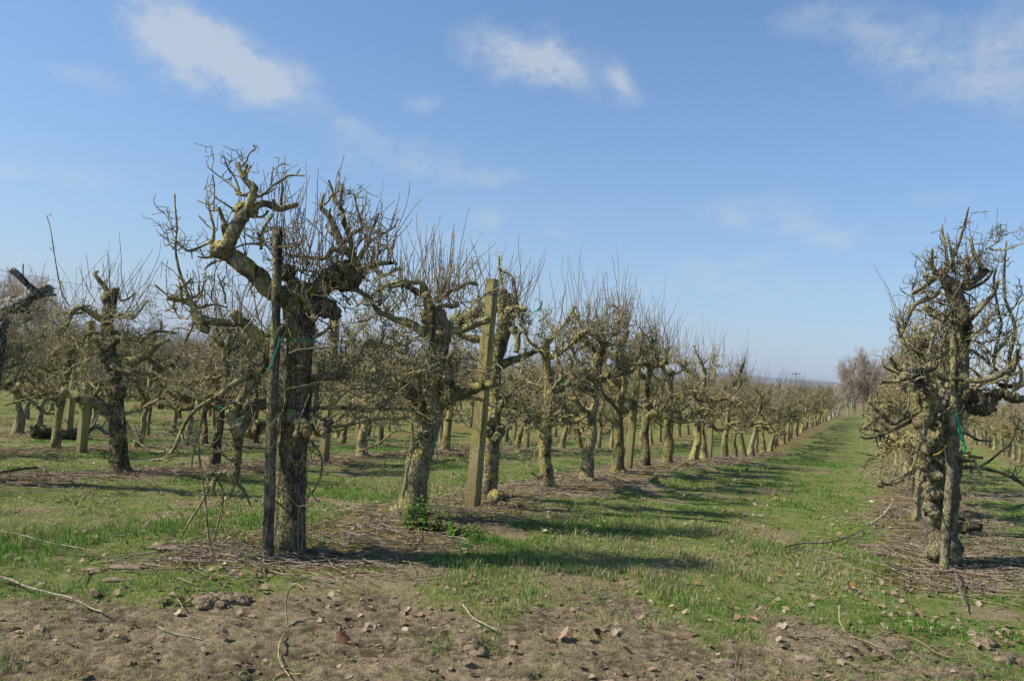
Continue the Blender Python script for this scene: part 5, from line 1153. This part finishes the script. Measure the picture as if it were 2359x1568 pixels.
CLOUDS = [(375, 60, 85, 70, 50, .42), (400, 110, 60, 60, 60, .4), (500, 118, 150, 48, 24, .95), (590, 165, 95, 42, 10, .8), (470, 140, 120, 45, 25, .6), (1195, 122, 105, 46, 10, 1.0), (1270, 150, 75, 36, 25, .6), (1320, 185, 60, 28, 30, .22), (1432, 180, 48, 30, 45, .75), (188, 174, 62, 22, 10, .5),
          (905, 358, 125, 40, 4, .46), (1060, 395, 100, 24, 8, .36), (1150, 410, 50, 16, 0, .25), (800, 292, 46, 18, 20, .34), (965, 245, 48, 22, 0, .34), (2040, 95, 120, 55, 30, .34), (2190, 125, 150, 66, 20, .38), (2290, 210, 125, 52, 10, .5), (2345, 55, 60, 60, 0, .3), (1840, 55, 110, 26, 10, .26),
          (1690, 498, 75, 36, 0, .34), (1825, 505, 85, 55, 10, .38), (1930, 550, 62, 18, 0, .36), (120, 405, 150, 22, 2, .38), (2160, 460, 62, 18, 0, .36), (1690, 610, 100, 20, 0, .36), (1120, 500, 55, 20, 0, .38), (1290, 546, 48, 20, 0, .34), (1000, 560, 170, 40, 0, .28), (1700, 660, 380, 30, 4, .24)]
acc = None
for (x, y, ax, ay, an, st_) in CLOUDS:
    cdir = ray(x, y); cdir /= np.linalg.norm(cdir); an = math.radians(an)
    e1 = math.cos(an) * CR - math.sin(an) * CU; e2 = math.sin(an) * CR + math.cos(an) * CU
    e1 = e1 - cdir * (e1 @ cdir); e2 = e2 - cdir * (e2 @ cdir); e1 /= np.linalg.norm(e1); e2 /= np.linalg.norm(e2)
    sx, sy = F / ax, F / ay
    u = g.math('MULTIPLY', vmath('DOT_PRODUCT', dirv, tuple(e1)).outputs['Value'], sx); v = g.math('MULTIPLY', vmath('DOT_PRODUCT', dirv, tuple(e2)).outputs['Value'], sy)
    d2 = g.math('ADD', g.math('MULTIPLY', u, u), g.math('MULTIPLY', v, v))
    fr = g.math('GREATER_THAN', vmath('DOT_PRODUCT', dirv, tuple(cdir)).outputs['Value'], 0)
    k_ = g.math('MULTIPLY', g.math('MULTIPLY', g.math('POWER', 2.718, g.math('MULTIPLY', d2, -.9)), st_), fr)
    acc = k_ if acc is None else g.math('ADD', acc, k_)
dens = g.math('MULTIPLY', acc, g.math('MULTIPLY_ADD', nf.outputs['Fac'], 3.4, -.85))
dens = g.ramp(dens, [(.08, 0), (.4, .25), (.75, .52), (1, .64)])
cloudc = (.66 / SKYS * .93, .71 / SKYS * .93, .77 / SKYS * .93)
geo_z = g.n('ShaderNodeSeparateXYZ'); g.l(tc, geo_z.inputs[0])
hz = g.math('MULTIPLY', g.math('POWER', 2.718, g.math('MULTIPLY', g.math('MAXIMUM', geo_z.outputs['Z'], 0.0), -3.0)), .8)
hs = g.n('ShaderNodeHueSaturation'); hs.inputs['Saturation'].default_value = 1.18; hs.inputs['Value'].default_value = 1.0; g.l(sky.outputs[0], hs.inputs['Color'])
hazec = (.305 / SKYS, .42 / SKYS, .66 / SKYS)
skyc = g.mix(1.0, g.mix(hz, hs.outputs[0], hazec), g.ramp(geo_z.outputs['Z'], [(.44, 1.0), (.8, .34)]), 'MULTIPLY')  # sky above the frame dimmed on purpose to lower the fill light
mixc = g.mix(dens, skyc, cloudc)
bg = g.n('ShaderNodeBackground'); bg.inputs['Strength'].default_value = SKYS; g.l(mixc, bg.inputs[0]); ow = g.n('ShaderNodeOutputWorld'); g.l(bg.outputs[0], ow.inputs[0])

SC.view_settings.view_transform = 'Standard'; SC.view_settings.look = 'None'; SC.view_settings.exposure = 0; SC.view_settings.gamma = 1
SC.render.engine = 'CYCLES'; SC.cycles.max_bounces = 6; SC.cycles.transparent_max_bounces = 4
